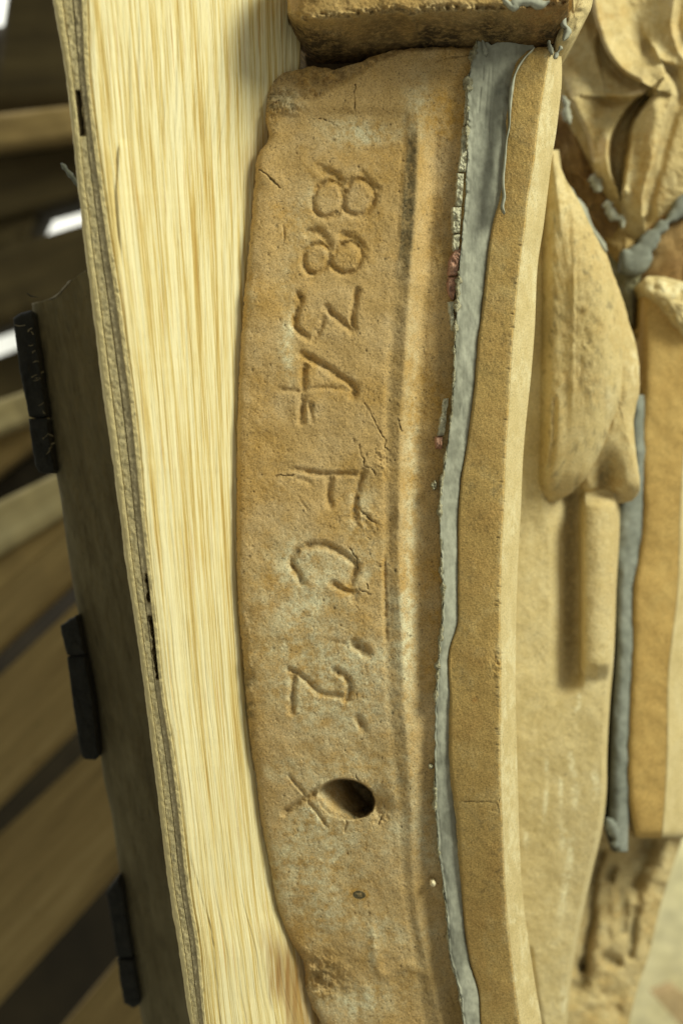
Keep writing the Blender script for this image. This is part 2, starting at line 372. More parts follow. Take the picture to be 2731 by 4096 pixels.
# ============================================================ the inscribed terracotta block
# incised strokes: (points, half-width, depth mm)
cA = lambda *p: crop(1100, 600, .09557, p)
cB = lambda *p: crop(1050, 1500, .09557, p)
c5 = lambda *p: crop(900, 1024, .1593, p)
cC = lambda *p: crop(1050, 2400, .1062, p)
strokes = [
 (cA((700,410),(660,350),(560,332),(480,370),(415,450),(393,540),(410,630),(470,695),(560,705),(640,665),(690,600),(708,510),(700,410)), 2.5, 1.9),
 (cA((738,400),(715,480),(705,560),(730,630),(790,672),(870,690),(950,650),(1010,570),(1038,480),(1010,390),(950,322),(870,310),(790,340),(738,400)), 2.6, 2.0),
 (cA((400,480),(395,560),(415,640)), 2.6, 1.3), (cA((960,340),(1030,420),(1045,490)), 3.0, 1.5),
 (cA((470,190),(560,240),(640,280),(700,345)), 3.4, 1.7), (cA((905,240),(975,320),(1060,420)), 2.8, 1.3), (cA((880,700),(820,730)), 2.0, .6),
 (cA((572,1060),(520,1000),(440,985),(370,1015),(310,1080),(293,1160),(315,1240),(370,1295),(440,1300),(510,1250),(560,1180),(572,1060)), 2.4, 1.9),
 (cA((604,1090),(572,1160),(600,1225),(660,1275),(740,1295),(820,1262),(880,1190),(908,1110),(890,1030),(820,970),(740,978),(660,1020),(604,1090)), 2.6, 1.9),
 (cA((298,1100),(292,1170),(315,1240)), 2.6, 1.3), (cA((850,1000),(905,1060),(915,1130)), 3.0, 1.5),
 (cA((340,870),(430,855),(500,900),(565,990),(580,1050)), 3.2, 1.9), (cA((700,890),(800,915),(890,980),(930,1050)), 2.8, 1.6), (cA((350,1380),(430,1320),(500,1260)), 2.0, .7),
 (cA((235,1520),(265,1570),(240,1640),(215,1720),(205,1800),(215,1860),(270,1920),(340,1965)), 2.8, 2.3),
 (cA((395,2000),(440,1920),(490,1830),(515,1770)), 2.4, 1.4),
 (cA((540,1650),(600,1720),(680,1790),(760,1860),(800,1890)), 2.8, 2.1),
 (cA((850,1480),(830,1600),(812,1700),(810,1800),(825,1880)), 2.6, 2.3),
 (c5((480,620),(560,660),(640,705),(720,760),(790,805),(812,840),(800,885)), 2.9, 2.3),
 (c5((500,700),(490,760),(495,850)), 2.7, 2.2), (c5((340,840),(480,850),(600,830),(760,840)), 2.2, .9),
 (c5((490,890),(482,960),(478,1040)), 2.9, 2.1), (c5((530,930),(542,1040)), 1.9, 1.2),
 (cB((320,990),(450,1010),(560,1030),(700,1040),(850,1040),(1000,1035)), 2.3, 1.5),
 (cB((1050,1020),(1020,1120),(985,1220),(965,1340),(960,1490)), 2.8, 2.3),
 (cB((350,1085),(430,1100),(510,1150)), 2.0, .7), (cB((710,1060),(690,1180),(690,1290),(705,1370)), 2.8, 2.3),
 (cB((410,2170),(370,2080),(310,1990),(310,1920),(380,1830),(480,1790),(620,1780),(740,1820),(860,1890),(950,1960),(975,2030),(950,2120),(915,2190)), 2.9, 2.1),
 (cB((720,2180),(820,2240),(920,2275),(970,2285)), 2.5, 1.9), (cB((970,2285),(950,2352)), 2.4, 1.5),
 (cC((860,420),(930,455),(975,505)), 3.6, 2.5), (cC((640,395),(750,415),(860,430)), 2.2, .5),
 (cC((250,660),(330,700),(400,750),(470,820),(540,880),(620,905),(740,905)), 2.3, 1.8),
 (cC((295,730),(285,820),(275,920),(275,1060)), 2.6, 2.3),
 (cC((680,672),(760,710),(805,780),(820,840),(790,940)), 2.8, 2.1),
 (cC((890,1110),(930,1180),(945,1230)), 2.8, 1.9),
 (cC((250,1660),(320,1740),(390,1830),(440,1920),(520,2020),(600,2140)), 1.5, 1.6),
 (cC((205,2010),(300,1950),(400,1880),(520,1800)), 2.6, 2.6),
 ([(383.6, 559), (384.5, 600), (385.5, 640)], 1.6, 1.2),
 ([(282.5, 226), (284, 236), (281, 246)], .9, .6), ([(246, 258), (250, 272), (248, 288)], 1.6, .9),
 (cB((380,1290),(460,1400)), 1.2, .5), ([(340, 815.5), (346, 822), (344, 832)], .9, .9),
]
cracks = [
 cB((130,1060),(180,1050),(230,1062),(330,1050)),
 cB((1060,300),(1100,350),(1160,470),(1200,560),(1240,620),(1280,680),(1270,760),(1310,800)),
 cB((1010,740),(1020,830),(1060,890),(1050,950),(1120,980),(1160,1010),(1180,1060)),
 cB((1000,1280),(1010,1400),(1070,1460),(1130,1520),(1180,1560)), cB((1410,450),(1430,530),(1455,600)),
 cB((910,1820),(950,1880),(990,1930),(1000,2050)), cB((1080,2180),(1100,2240)), cB((1000,2240),(1060,2270),(1130,2300)),
 crop(900, 0, .1593, [(820,530),(810,570),(808,620),(815,690)]), crop(900, 0, .1593, [(215,1065),(270,1105),(300,1130),(330,1170),(360,1190)]),
 crop(900, 0, .1593, [(590,740),(640,760),(700,790)]), crop(900, 0, .1593, [(1330,385),(1400,360),(1500,355),(1530,345)]),

 cC((870,1655),(900,1700),(960,1770),(1010,1790),(1040,1830)), cC((1110,1890),(1150,1930),(1140,2000),(1090,2110)),
 cC((780,690),(850,830)),

]
strokes = [(smoothpts(p), w_, d_) for p, w_, d_ in strokes]
def knots(X, Y, ks):
    """row-wise piecewise profile: ks = [(line, depth value or fn of y)]"""
    r = np.zeros_like(X)
    for j in range(X.shape[0]):
        y = Y[j]; ym = y
        xs = [float(np.mean(k[0](y))) for k in ks]; ds = [float(np.mean(k[1](y) if callable(k[1]) else k[1])) for k in ks]
        r[j] = np.interp(X[j], xs, ds)
    return r
def blurx(Z, n):
    k = np.hanning(n+2)[1:-1]; k /= k.sum(); P = np.pad(Z, ((0, 0), (n//2, n//2)), mode='edge')
    return sum(k[i]*P[:, i:i+Z.shape[1]] for i in range(n))
top_ins = hline((262, 100), (267, 92), (272.6, 78), (280, 76.5), (288.5, 71.7), (300, 69), (312.4, 66), (322, 67), (334.7, 69.5), (348, 65), (360, 61), (370, 57), (381, 53), (394, 50), (406, 49), (425, 47.5), (444.6, 47), (471, 48), (490, 46))
SC = {}
def ins_depth(X, Y, u):
    base = face_d(Y)
    off = lambda f, o: (lambda y: f(y)+o)
    chan = smooth(95, 150, Y)
    prof = knots(X, Y, [(BL, 0), (off(R0, -2.5), 0), (off(R0, 1), .9), (off(R0, 4), 1.4), (off(R1, -2), .4), (off(R1, 1), 0.0), (off(R1, 15), 7.2), (off(R1, 20), 8.6), (C0, 6.6)])
    prof = blurx(prof, 11)*(1-.5*smooth(600, 780, Y))
    flat = knots(X, Y, [(BL, 0), (off(R1, -4), .2), (off(R1, 12), 2.5), (off(R1, 30), 5), (C0, 6)])
    Z = base + prof*chan + flat*(1-chan)
    # below the head of the panel the face sits a little lower than the border
    pan = smooth(104, 118, Y)*(1-smooth(-4, 3, X-R0(Y)))*smooth(262, 290, X)
    Z += 1.8*pan*(Y < 400) * (1-smooth(200, 400, Y))
    # left edge rounding + waviness
    e = X-BL(Y)
    Z += 3.5*np.exp(-np.clip(e, 0, None)/2.2) + 1.0*np.exp(-np.clip(e, 0, None)/9)
    # broken top-left corner
    tt = Y-top_ins(X)
    brk = hline((262, 112), (280, 104), (314, 100), (336, 86), (360, 74), (380, 60), (406, 50), (480, 46))
    m = smooth(3, -3, Y-brk(X)+2.5*fbm(X, Y, 6, 3, 41))
    Z += m*(1.5+(brk(X)-Y)*.22) + m*3.2*fbm(X, Y, 7, 5, 3, .62)
    m2 = blob(X, Y, 287, 108, 14, 8)+blob(X, Y, 272, 100, 7, 22)
    Z += m2*2.2*fbm(X, Y, 5, 4, 8, .65)
    Z += 2.5*np.exp(-np.clip(tt, 0, None)/1.8)
    # overall unevenness
    Z += 1.3*fbm(X, Y, 55, 3, 1) + .55*fbm(X, Y, 16, 4, 2, .6) + .10*fbm(X, Y, 3.2, 3, 4)
    # right flange is grainier
    Z += smooth(8, 20, X-R1(Y))*.35*fbm(X, Y, 4, 4, 14)
    # strokes
    Xs = X+1.0*fbm(X, Y, 6, 4, 21, .6); Ys = Y+1.0*fbm(X, Y, 6, 4, 22, .6)
    G_ = np.zeros_like(X)
    for p, w_, d_ in strokes:
        a = np.array(p); x0, y0 = a.min(0)-14; x1, y1 = a.max(0)+14
        s = (X > x0) & (X < x1) & (Y > y0) & (Y < y1)
        if not s.any(): continue
        dd = polydist(Xs[s], Ys[s], p)
        tap = .7+.4*smooth(0, 4, np.minimum(np.hypot(Xs[s]-a[0,0], Ys[s]-a[0,1]), np.hypot(Xs[s]-a[-1,0], Ys[s]-a[-1,1])))+.5*fbm(Xs[s], Ys[s], 11, 2, 64)
        g = .88*tap*d_*np.exp(-(dd/(w_*1.2))**1.9) - .05*d_*np.exp(-((dd-w_*2.2)/(w_*1.1))**2)
        G_[s] = np.where(np.abs(g) > np.abs(G_[s]), g, G_[s]) if False else np.maximum(G_[s], g)*(g > 0)+np.where(g <= 0, np.where(G_[s] > .05, G_[s], np.minimum(G_[s], g)), 0)
    Z += G_*(1+.5*fbm(X, Y, 4, 3, 60))
    C_ = np.zeros_like(X)
    for p in cracks:
        a = np.array(p); x0, y0 = a.min(0)-6; x1, y1 = a.max(0)+6
        s = (X > x0) & (X < x1) & (Y > y0) & (Y < y1)
        if not s.any(): continue
        dd = polydist(X[s]+1.6*fbm(X[s], Y[s], 3.5, 3, 31), Y[s]+1.6*fbm(X[s], Y[s], 3.5, 3, 32), p)
        wv = .38+.8*np.clip(fbm(X[s], Y[s], 8, 2, 33)+.3, 0, 1)
        C_[s] = np.maximum(C_[s], np.exp(-(dd/wv)**2))
    C_ *= .35+.65*smooth(-.15, .2, fbm(X, Y, 7, 3, 34)); Z += 1.2*C_
    # pits
    pr = np.random.RandomState(5); Pm = np.zeros_like(X)
    for _ in range(260):
        px = pr.uniform(240, 460); py = pr.uniform(60, 1020); r = pr.choice([.5, .7, .9, 1.3], p=[.4, .3, .2, .1])
        s = (np.abs(X-px) < 5) & (np.abs(Y-py) < 5)
        if s.any(): Pm[s] = np.maximum(Pm[s], np.exp(-(((X[s]-px)/r)**2+((Y[s]-py)/(r*pr.uniform(.7, 1.8)))**2)))
    Z += .55*Pm + .22*np.maximum(0, fbm(X, Y, 1.7, 2, 16)-.25)*4
    # small raised lump on the moulding and a broken patch beside the letter
    lump = blob(X, Y, 400, 514, 4.5, 9); Z += -1.6*lump
    Z += blob(X, Y, 365, 520, 18, 14)*1.3*fbm(X, Y, 5, 4, 51) + blob(X, Y, 382, 462, 7, 12)*2.4*fbm(X, Y, 4, 4, 52)
    # lower-left spalled area
    sp = blob(X, Y, 320, 975, 24, 20, .7); Z += sp*(2+4*fbm(X, Y, 8, 4, 53))
    Z += blob(X, Y, 246, 660, 7, 45)*(1.2+1.8*fbm(X, Y, 8, 4, 54)) + blob(X, Y, 255, 780, 5, 20)*(1+2*fbm(X, Y, 8, 4, 55))
    Z += -.9*np.exp(-(polydist(X+3*fbm(X, Y, 12, 3, 56), Y+3*fbm(X, Y, 12, 3, 57), smoothpts([(371, 930), (374, 955), (382, 975), (400, 968), (425, 972)]))/4.5)**2)
    # drilled hole, running off to the right; left wall slopes in
    hx, hy = 345.5, 799.5; c, s_ = math.cos(.16), math.sin(.16)
    uu = ((X-hx)*c+(Y-hy)*s_)/29.0; vv = (-(X-hx)*s_+(Y-hy)*c)/20.5
    rr = np.sqrt(uu**2+vv**2)+.035*fbm(X, Y, 5, 3, 61)*smooth(-.2, .6, uu+vv)
    ins = smooth(1.03, .93, rr)
    slope = np.clip((.75*uu-.62*vv+.78)/1.35, 0, 1)**1.35
    lowlip = smooth(1.0, .35, vv-.1*uu)              # lower rim is dished instead of cut square
    hole = ins*(.6+42*slope*np.maximum(lowlip, .08))
    hole += ins*smooth(-.1, .8, uu)*smooth(-.4, .4, vv)*12*fbm(X, Y, 6, 4, 62)
    Z += hole
    chip = blob(X, Y, 378, 806, 9, 15, -.3); Z += (1-ins)*chip*(4+4*fbm(X, Y, 7, 3, 63))
    SC['crack'] = C_; SC['pit'] = Pm; SC['str'] = G_; SC['m'] = m; SC['ins'] = ins; SC['uu'] = uu; SC['m2'] = m2
    return Z
def ins_dust_light(X, Y):
    r = np.zeros_like(X)
    for b in [(287, 332, 7, 26, .2, .9), (290, 365, 7, 16, 0, .7), (302, 230, 12, 28, 0, .45), (285, 280, 10, 22, 0, .3), (362, 137, 30, 9, -.1, .9), (345, 125, 30, 8, 0, .5), (420, 110, 16, 34, 0, .6),
              (312, 195, 10, 16, 0, .3), (300, 590, 50, 35, 0, .55), (300, 660, 50, 60, 0, .55), (350, 700, 50, 60, 0, .5), (362, 560, 26, 24, 0, .55), (300, 560, 22, 22, 0, .5), (340, 850, 60, 50, 0, .5), (300, 840, 22, 30, 0, .55), (325, 690, 26, 20, 0, .3),
              (370, 930, 60, 22, .3, .45), (372, 950, 5, 26, 0, .5), (362, 1000, 40, 20, 0, .7), (360, 505, 14, 26, 0, .5), (286, 100, 16, 10, 0, .5), (250, 300, 5, 20, 0, .4), (412, 400, 9, 120, 0, .3), (410, 560, 9, 150, 0, .45), (404, 640, 9, 60, 0, .4)]:  # last patches paint the lit slope right of the channel
        r += 1.35*b[5]*blob(X, Y, *b[:5])
    r += .45*smooth(-.05, .35, fbm(X, Y, 40, 3, 71))*smooth(480, 640, Y)
    return np.clip(r, 0, 1)*.95
def ins_grime_shade(X, Y):
    r = .8*SC['crack']**1.2 + .8*SC['pit']
    r += .25*np.clip(SC['str']/2.4, 0, 1)
    band = smooth(-1, 2.5, X-R0(Y))*smooth(3, -3, X-R1(Y)-1)
    r += band*(.55*smooth(128, 140, Y)*(1-smooth(240, 300, Y))+.26+.15*fbm(X, Y, 20, 3, 77))*smooth(100, 135, Y)  # channel band: dirt, plus painted shade of its left-facing slope
    r += .35*smooth(14, 26, X-R1(Y))*np.clip(.5+1.6*fbm(X, Y, 40, 3, 72), 0, 1)*smooth(130, 200, Y)
    r += SC['m2']*.7*np.clip(fbm(X, Y, 6, 4, 73)+.1, 0, 1)+SC['m']*.3*np.clip(fbm(X, Y, 6, 4, 74)+.3, 0, 1)
    r += .35*blob(X, Y, 272, 183, 25, 6)*np.clip(.4+2*fbm(X, Y, 7, 3, 75), 0, 1)
    r += .5*blob(X, Y, 250, 700, 10, 60)*np.clip(.3+2*fbm(X, Y, 9, 3, 76), 0, 1)
    r += .55*blob(X, Y, 320, 975, 22, 20, .7)*np.clip(.5+2*fbm(X, Y, 7, 3, 78), 0, 1)
    r += .3*smooth(12, 0, X-BL(Y))*smooth(480, 620, Y)
    r += 2.5*smooth(1.1, .8, np.sqrt(((X-358.6)/6.6)**2+((Y-894.8)/4.2)**2)+.25*((X-358.6)*(Y-894.8)<0)*.3)
    r += .22*smooth(880, 1020, Y)*smooth(-20, 20, X-R0(Y))
    r += .6*SC['ins']*smooth(-.5, .4, SC['uu'])  # inside of the hole darkened as painted shade
    return np.clip(r, 0, 1.6)
def ins_rust(X, Y):
    r = .45*smooth(0, .3, fbm(X, Y, 45, 4, 81))*(1-smooth(560, 760, Y)*.4) + .55*smooth(10, 24, X-R1(Y))*np.clip(.4+1.5*fbm(X, Y, 25, 3, 82), 0, 1)
    for b in [(372, 525, 20, 14, 0, .7), (346, 590, 16, 7, 0, .8), (262, 580, 26, 12, 0, .5), (355, 770, 30, 14, 0, .4), (255, 720, 16, 30, 0, .5), (383, 600, 2.5, 38, 0, .3), (440, 105, 14, 30, 0, .7), (300, 930, 28, 18, 0, .4),(272, 200, 28, 40, 0, .4)]:
        r += b[5]*blob(X, Y, *b[:5])
    q = np.sqrt(((X-358.6)/6.6)**2+((Y-894.8)/4.2)**2); r += .7*np.exp(-((q-1.2)/.35)**2)
    r += .5*np.clip(SC['str']/2.4, 0, 1)
    return np.clip(r, 0, .9)
ib = thing('inscribed_terracotta_block', 330, 1040, 20, 'curved worn terracotta block with incised figures and a round hole, tight against the plywood', 'terracotta block')
BLr = lambda Y: BL(Y)+.9*fbm(Y*1.0, Y*0+3, 5, 4, 91)*1.6+.5*fbm(Y, Y*0, 1.6, 2, 92)
topr = lambda x: top_ins(x)+1.6*fbm(x, x*0+7, 6, 4, 93)
patch('block_face', BLr, lambda Y: C0(Y)+4, topr, 1046, 330, 1180, ins_depth, TC, ib, 38, {'dust': ins_dust_light, 'grime_shade': ins_grime_shade, 'rust': ins_rust})

# ============================================================ slab above
sl = thing('terracotta_slab', 420, 56, 20, 'thick terracotta slab with shade painted on its underside, lying across the top of the picture', 'terracotta slab')
edge = hline((286, 12), (303, 18), (332, 15), (370, 11), (399, 8), (412, 13), (425, 8), (466, 8), (504, 7), (552, 3), (572, 0))
sbot = hline((286, 14), (288, 22), (294, 32), (299, 38), (305, 44), (311, 49), (317, 51.5), (351, 52.3), (389, 50.4), (427, 48), (471, 47), (504, 46), (535, 46), (552, 44), (562, 34), (575, 10))
def sl_depth(X, Y, u):
    e = edge(X)+1.2*fbm(X, Y*0, 8, 3, 101)
    t = np.clip((Y-e)/np.maximum(sbot(X)-e, 2), 0, 1)
    Z = -34+40*t**1.1
    Z += 3.2*np.exp(-((Y-e)/3.0)**2)*(.6+1.6*fbm(X, Y, 5, 4, 102))
    Z += 22*np.exp(-np.clip(X-287, 0, None)/5.5)*(1-.4*t)
    Z += 1.6*fbm(X, Y, 24, 4, 103)+.6*fbm(X, Y, 5, 4, 104)
    Z += 2.0*np.exp(-(polydist(X, Y, [(402, 8), (412, 14), (420, 30), (432, 43)])/2)**2)*(.5+fbm(X, Y, 5, 3, 105))
    Z += -2.2*np.exp(-(polydist(X, Y, [(322, 33), (336, 36)])/2.4)**2)
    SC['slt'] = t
    return Z
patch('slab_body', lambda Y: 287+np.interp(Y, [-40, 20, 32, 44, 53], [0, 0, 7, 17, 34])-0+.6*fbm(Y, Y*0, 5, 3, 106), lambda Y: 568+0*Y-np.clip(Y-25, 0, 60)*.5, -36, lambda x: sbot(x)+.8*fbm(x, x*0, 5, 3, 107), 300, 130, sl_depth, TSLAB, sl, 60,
      {'grime_shade': lambda X, Y: np.clip(SC['slt']*1.6, 0, 1)**.5*(.85+.5*fbm(X, Y, 20, 4, 108))*(SC['slt'] > 0), 'dust': lambda X, Y: .5*np.exp(-((Y-edge(X))/3.5)**2), 'rust': lambda X, Y: .4*smooth(500, 545, X)+.2})  # underside darkens away from the front edge: painted shade
tag(lobe('terracotta_brick', [(300, 30), (480, 28), (485, 76), (470, 80), (318, 84), (306, 66)], 26, DARKC, None, 3, n=60, rings=8, thick=40, rough=1), 'brick end darkened by painted shade in the gap between the slab and the inscribed block', 'brick')

# ============================================================ plywood form
pf = thing('plywood_form', 250, 1060, 10, 'bright yellow curved plywood sheet with ragged layered edge, left of the inscribed block', 'plywood')
ply_d = lambda Y: np.interp(Y, [-40, 0, 256, 512, 767, 1023, 1060], [-66, -64, -55, -42, -26, -8, -5])
PR = line((305, -30), (300, 0), (300, 40), (296, 90), (280, 150), (272, 223), (262, 335), (257, 420), (256, 545), (260, 640), (270, 750), (284, 840), (300, 910), (316, 950), (326, 990), (340, 1023), (350, 1060))
def pl_depth(X, Y, u):
    a = ply_d(Y); b = face_d(Y)+18
    Z = a+(b-a)*u**1.05
    Z += 3.5*np.exp(-u*(PR(Y)-W1(Y))/1.6)                       # arris softened
    Z += .7*fbm(u*160+Y*.02, Y*.02, 3, 3, 111)+.25*fbm(u*500, Y*.03, 3, 2, 112)
    # a lifted splinter of face veneer near the left arris
    sx = np.interp(Y, [140, 190, 260], [119, 116, 121])
    Z += -1.6*smooth(-1, 1.2, X-sx)*smooth(14, 2, X-sx)*smooth(138, 150, Y)*smooth(262, 230, Y)
    # flap of laminated veneer missing at the foot
    f0 = np.interp(Y, [860, 930, 1040], [190, 212, 222]); Z += .8*smooth(1.2, -1.2, X-f0+2.2*fbm(Y, Y*0, 22, 3, 116))*smooth(845, 875, Y)
    return Z
def pl_uv(X, Y, u):
    return ((X-(.105-.075*u)*Y+3*np.sin(Y/170.)*u)*K*10, Y*K*10)
patch('face_veneer', lambda Y: W1(Y)+.4*fbm(Y, Y*0, 9, 3, 113), PR, -36, 1056, 200, 700, pl_depth, PLYF, pf, 10,
      {'rust': lambda X, Y: np.clip(.95*smooth(915, 975, Y)*smooth(-42, -20, X-BL(Y)+16*fbm(X*2, Y*.12, 7, 4, 115))*(.75+.5*fbm(X*3, Y*.1, 6, 3, 117))+.28*smooth(-26, -6, X-BL(Y))*smooth(80, 10, abs(Y-150)), 0, .85)}, pl_uv)  # brown stain at the foot, browner beside the block higher up
def ply(name, f0, f1, mat, lift, seed, voids=(), rough=.4, waves=0.0):
    L = lambda Y: W0(Y)+(W1(Y)-W0(Y))*(f0+waves*.02*np.sin(Y*.02+seed))
    R = lambda Y: W0(Y)+(W1(Y)-W0(Y))*(f1+waves*.02*np.sin(Y*.02+seed+1))+.25
    def dep(X, Y, u):
        f = f0+(f1-f0)*u
        Z = ply_d(Y)+.5*(1-f)+lift+rough*fbm(X, Y, 3, 4, seed)*2+.3*fbm(X, Y, 20, 2, seed+1)
        if f0 == 0: Z += 3*np.exp(-(X-L(Y))/1.2)
        for (y0, y1, side) in voids:
            m = smooth(y0-2, y0+1, Y)*smooth(y1+3, y1-1, Y)*smooth(.0, .25, (u if side < 0 else 1)-.12*fbm(Y, Y*0, 6, 3, seed+4))
            m *= smooth(1.35, .8, u+.8*fbm(Y, Y*0+2, 7, 3, seed+5)) if side <= 0 else smooth(.25, .5, u+.5*fbm(Y, Y*0+2, 7, 3, seed+5))
            Z += 16*m
        return Z
    Lr = (lambda Y: L(Y)+.9*fbm(Y, Y*0, 14, 4, seed+6)) if f0 == 0 else L
    return patch(name, Lr, R, -36, 1056, 12, 800, dep, mat, pf, 26, {'grime_shade': lambda X, Y: np.clip(1.1*smooth(.22, .5, fbm(X, Y*.5, 3, 3, seed+8)), 0, .8)*(.1 if f0 == 0 else .35)}, lambda X, Y, u: (u*.2+seed, Y*K*10))
ply('veneer', 0, .26, VEN, 0, 121, rough=.2)
ply('glue_seam', .26, .31, GLUE, 1.2, 131, rough=.5)
ply('core_veneer', .31, .56, COREG, .5, 141, [(92, 134, 0)], rough=.3)
ply('glue_seam', .56, .62, GLUE, 1.6, 151, rough=.5)
ply('core_veneer', .62, .86, CORED, .7, 161, [(575, 600, 1), (617, 677, 1)], rough=.35)
ply('veneer', .86, 1.0, VEN, -.2, 171, rough=.25)

# ============================================================ sealant joint beside the inscribed block
ck = thing('sealant_joint', 465, 1040, 12, 'sharp grey sealant joint with torn crumbly edges, running down beside the inscribed block', 'sealant joint')
def ck_depth(X, Y, u):
    Z = face_d(Y)*.75+4.0+4.2*(u-.15)*(u > .15)-1.5*np.sin(np.pi*np.clip(u, 0, 1))*smooth(500, 700, Y)
    Z += -2.0*np.exp(-(u/.07)**2)*(.6+1.2*fbm(X, Y, 6, 3, 201))
    Z += 3.0*smooth(.86, .98, u)*smooth(200, 300, Y)
    Z += .9*fbm(X, Y*.5, 14, 4, 202)+.07*fbm(X*1.5, Y*.25, 3, 3, 203)*(1-.7*smooth(150, 350, Y))+.35*fbm(X, Y, 2.2, 2, 209)*smooth(.6, 1, u)*smooth(300, 500, Y)
    for p in ([(480, 88), (478, 112)], [(488, 68), (486, 95), (484, 128)], [(483, 62), (482, 80)], [(492, 50), (489, 140)]):
        Z += .5*np.exp(-(polydist(X, Y, p)/.8)**2)
    return Z
patch('sealant_bead', lambda Y: C0(Y)+1.1*fbm(Y, Y*0, 9, 4, 204), lambda Y: C1(Y)+.7*fbm(Y, Y*0, 8, 4, 205), lambda x: np.interp(x, [478, 484, 490, 498, 505, 515, 530, 534, 540], [33, 37, 45, 42, 38, 37, 39, 46, 50])+1.2*fbm(x, x*0, 4, 3, 206), 1050, 60, 900, ck_depth, CAULK, ck, 12,
      {'grime_shade': lambda X, Y: np.clip(.55*smooth(.05, .3, fbm(X, Y*.6, 24, 4, 207))+.7*smooth(3.5, 0, C1(Y)-X)*smooth(300, 480, Y)*smooth(.0, .3, .2+fbm(X, Y, 5, 4, 208))+.35*smooth(3, 0, X-C0(Y)), 0, .8)*.7})
def ribbon(name, pts, w_, d, mat, parent, h=1.2, seed=0, dfn=None, thick=2):
    h = h*.6
    p = np.array(smoothpts(pts, 6)); t = np.gradient(p, axis=0); nrm = np.stack([-t[:, 1], t[:, 0]], -1)/np.linalg.norm(t, axis=1)[:, None]
    s = np.linspace(0, 1, len(p)); ww = w_*np.clip(np.minimum(s*8, (1-s)*8)+.15, 0, 1)*(1+1.3*fbm(s*30, s*0, 5, 4, seed))
    out = np.vstack([p+nrm*ww[:, None], (p-nrm*ww[:, None])[::-1]]); n = len(p)
    X = np.stack([p[:, 0]+nrm[:, 0]*ww*k for k in (-1, -.5, 0, .5, 1)], 1); Y = np.stack([p[:, 1]+nrm[:, 1]*ww*k for k in (-1, -.5, 0, .5, 1)], 1)
    dd = (dfn(X, Y) if dfn else d)-h*np.array([0, .8, 1, .8, 0])[None]+.5*fbm(X, Y, 4, 3, seed+1)
    P = world(X, Y, dd).reshape(-1, 3); Q = P.copy(); Q[:, 1] += thick*.001
    i = np.arange(n*5).reshape(n, 5); Fr = np.stack([i[:-1, :-1], i[1:, :-1], i[1:, 1:], i[:-1, 1:]], -1).reshape(-1, 4)
    ring = np.concatenate([i[0, :-1], i[:-1, -1], i[-1, :0:-1], i[:0:-1, 0]]); a = np.arange(len(ring)); b = (a+1) % len(ring); N = n*5
    return link(name, np.vstack([P, Q]), np.vstack([Fr, Fr[:, ::-1]+N, np.stack([ring[a], ring[b], ring[b]+N, ring[a]+N], -1)]), mat, parent)
rb = ribbon('peeling_lip', [(534, 47), (522, 60), (514.5, 74), (511, 90), (509.5, 108), (509, 125), (506, 140), (504.5, 158), (502.5, 180), (503.8, 196), (502, 206), (504.5, 213)], 1.3, -4, CAULK, ck, 1.8, 211, thick=5)
rb['label'] = 'thin curled lip of sealant peeling off the orange moulding'
ribbon('torn_flap', [(478, 33), (481, 38), (484, 48), (486, 56)], 2.2, 0, CAULK, ck, 2, 214)
ribbon('torn_flap', [(548, 40), (549, 46), (552, 54)], 1.6, -3, CAULK, ck, 2, 216)
# mortar fragments caught on the left edge of the joint
mr = random.Random(3)
frag = [(433.5, 485, 2.6, 5), (430.5, 766, 3.0, 4)]
def mortar_piece(y0, y1, Lp, Rp, mat, seed, proud=3.0):
    L = line(*Lp); R = line(*Rp)
    dep = lambda X, Y, u: face_d(Y)+6.6-proud+1.6*fbm(X, Y, 5, 4, seed)+.4*fbm(X, Y, 1.8, 2, seed+2)+2.2*np.exp(-np.minimum(Y-y0, y1-Y)/1.2)+2.5*smooth(.22, 0, u)
    return patch('mortar_piece', lambda Y: L(Y)+1.5*fbm(Y, Y*0, 4.5, 4, seed+3), lambda Y: R(Y)+.7*fbm(Y, Y*0, 5, 3, seed+4), lambda x: y0+1.5*fbm(x, x*0, 4, 3, seed+5), lambda x: y1+1.5*fbm(x, x*0, 4, 3, seed+6), 26, int((y1-y0)*1.5), dep, mat, ck, 8,
                 {'grime_shade': lambda X, Y: np.clip(1.0*smooth(.12, .34, fbm(X, Y, 2.4, 3, seed+7)), 0, .8)*.5})
MP = plain('pale_mortar', (.50, .48, .35), (.72, .69, .54), 500, .95, .6, .0012, c=(.10, .10, .075))
mortar_piece(84, 126, [(464.5, 84), (462, 126)], [(470, 84), (467.5, 126)], MP, 700, 2)
mortar_piece(127, 172, [(461.5, 127), (457, 172)], [(467, 127), (465, 172)], MP, 710)
mortar_piece(173, 206, [(455.5, 173), (454, 206)], [(463.5, 173), (461, 206)], MP, 720, 4)
mortar_piece(207, 233, [(450.5, 207), (451.5, 233)], [(460.5, 207), (459, 233)], MP, 730, 4)
mortar_piece(234, 252, [(451.5, 234), (451, 252)], [(459.5, 234), (457.5, 252)], MP, 740)
p = mortar_piece(249, 276, [(454.5, 249), (447.5, 262), (446, 276)], [(460, 249), (458, 262), (456.5, 276)], PINK, 750); p['label'] = 'upper pinkish brick chip in the joint'
p = mortar_piece(277, 300, [(446, 277), (446.5, 290), (450, 300)], [(456.5, 277), (455, 290), (453, 300)], PINK, 760); p['label'] = 'lower pinkish brick chip in the joint'
mortar_piece(301, 331, [(446.5, 301), (450, 331)], [(453, 301), (453.2, 331)], MP, 770)
mortar_piece(398, 436, [(442.5, 398), (436, 436)], [(448, 398), (443.5, 436)], MP, 780, 2)
p = mortar_piece(437, 449, [(434, 437), (434.5, 449)], [(442, 437), (441, 449)], PINK, 790); p['label'] = 'small pink chip low on the joint edge'
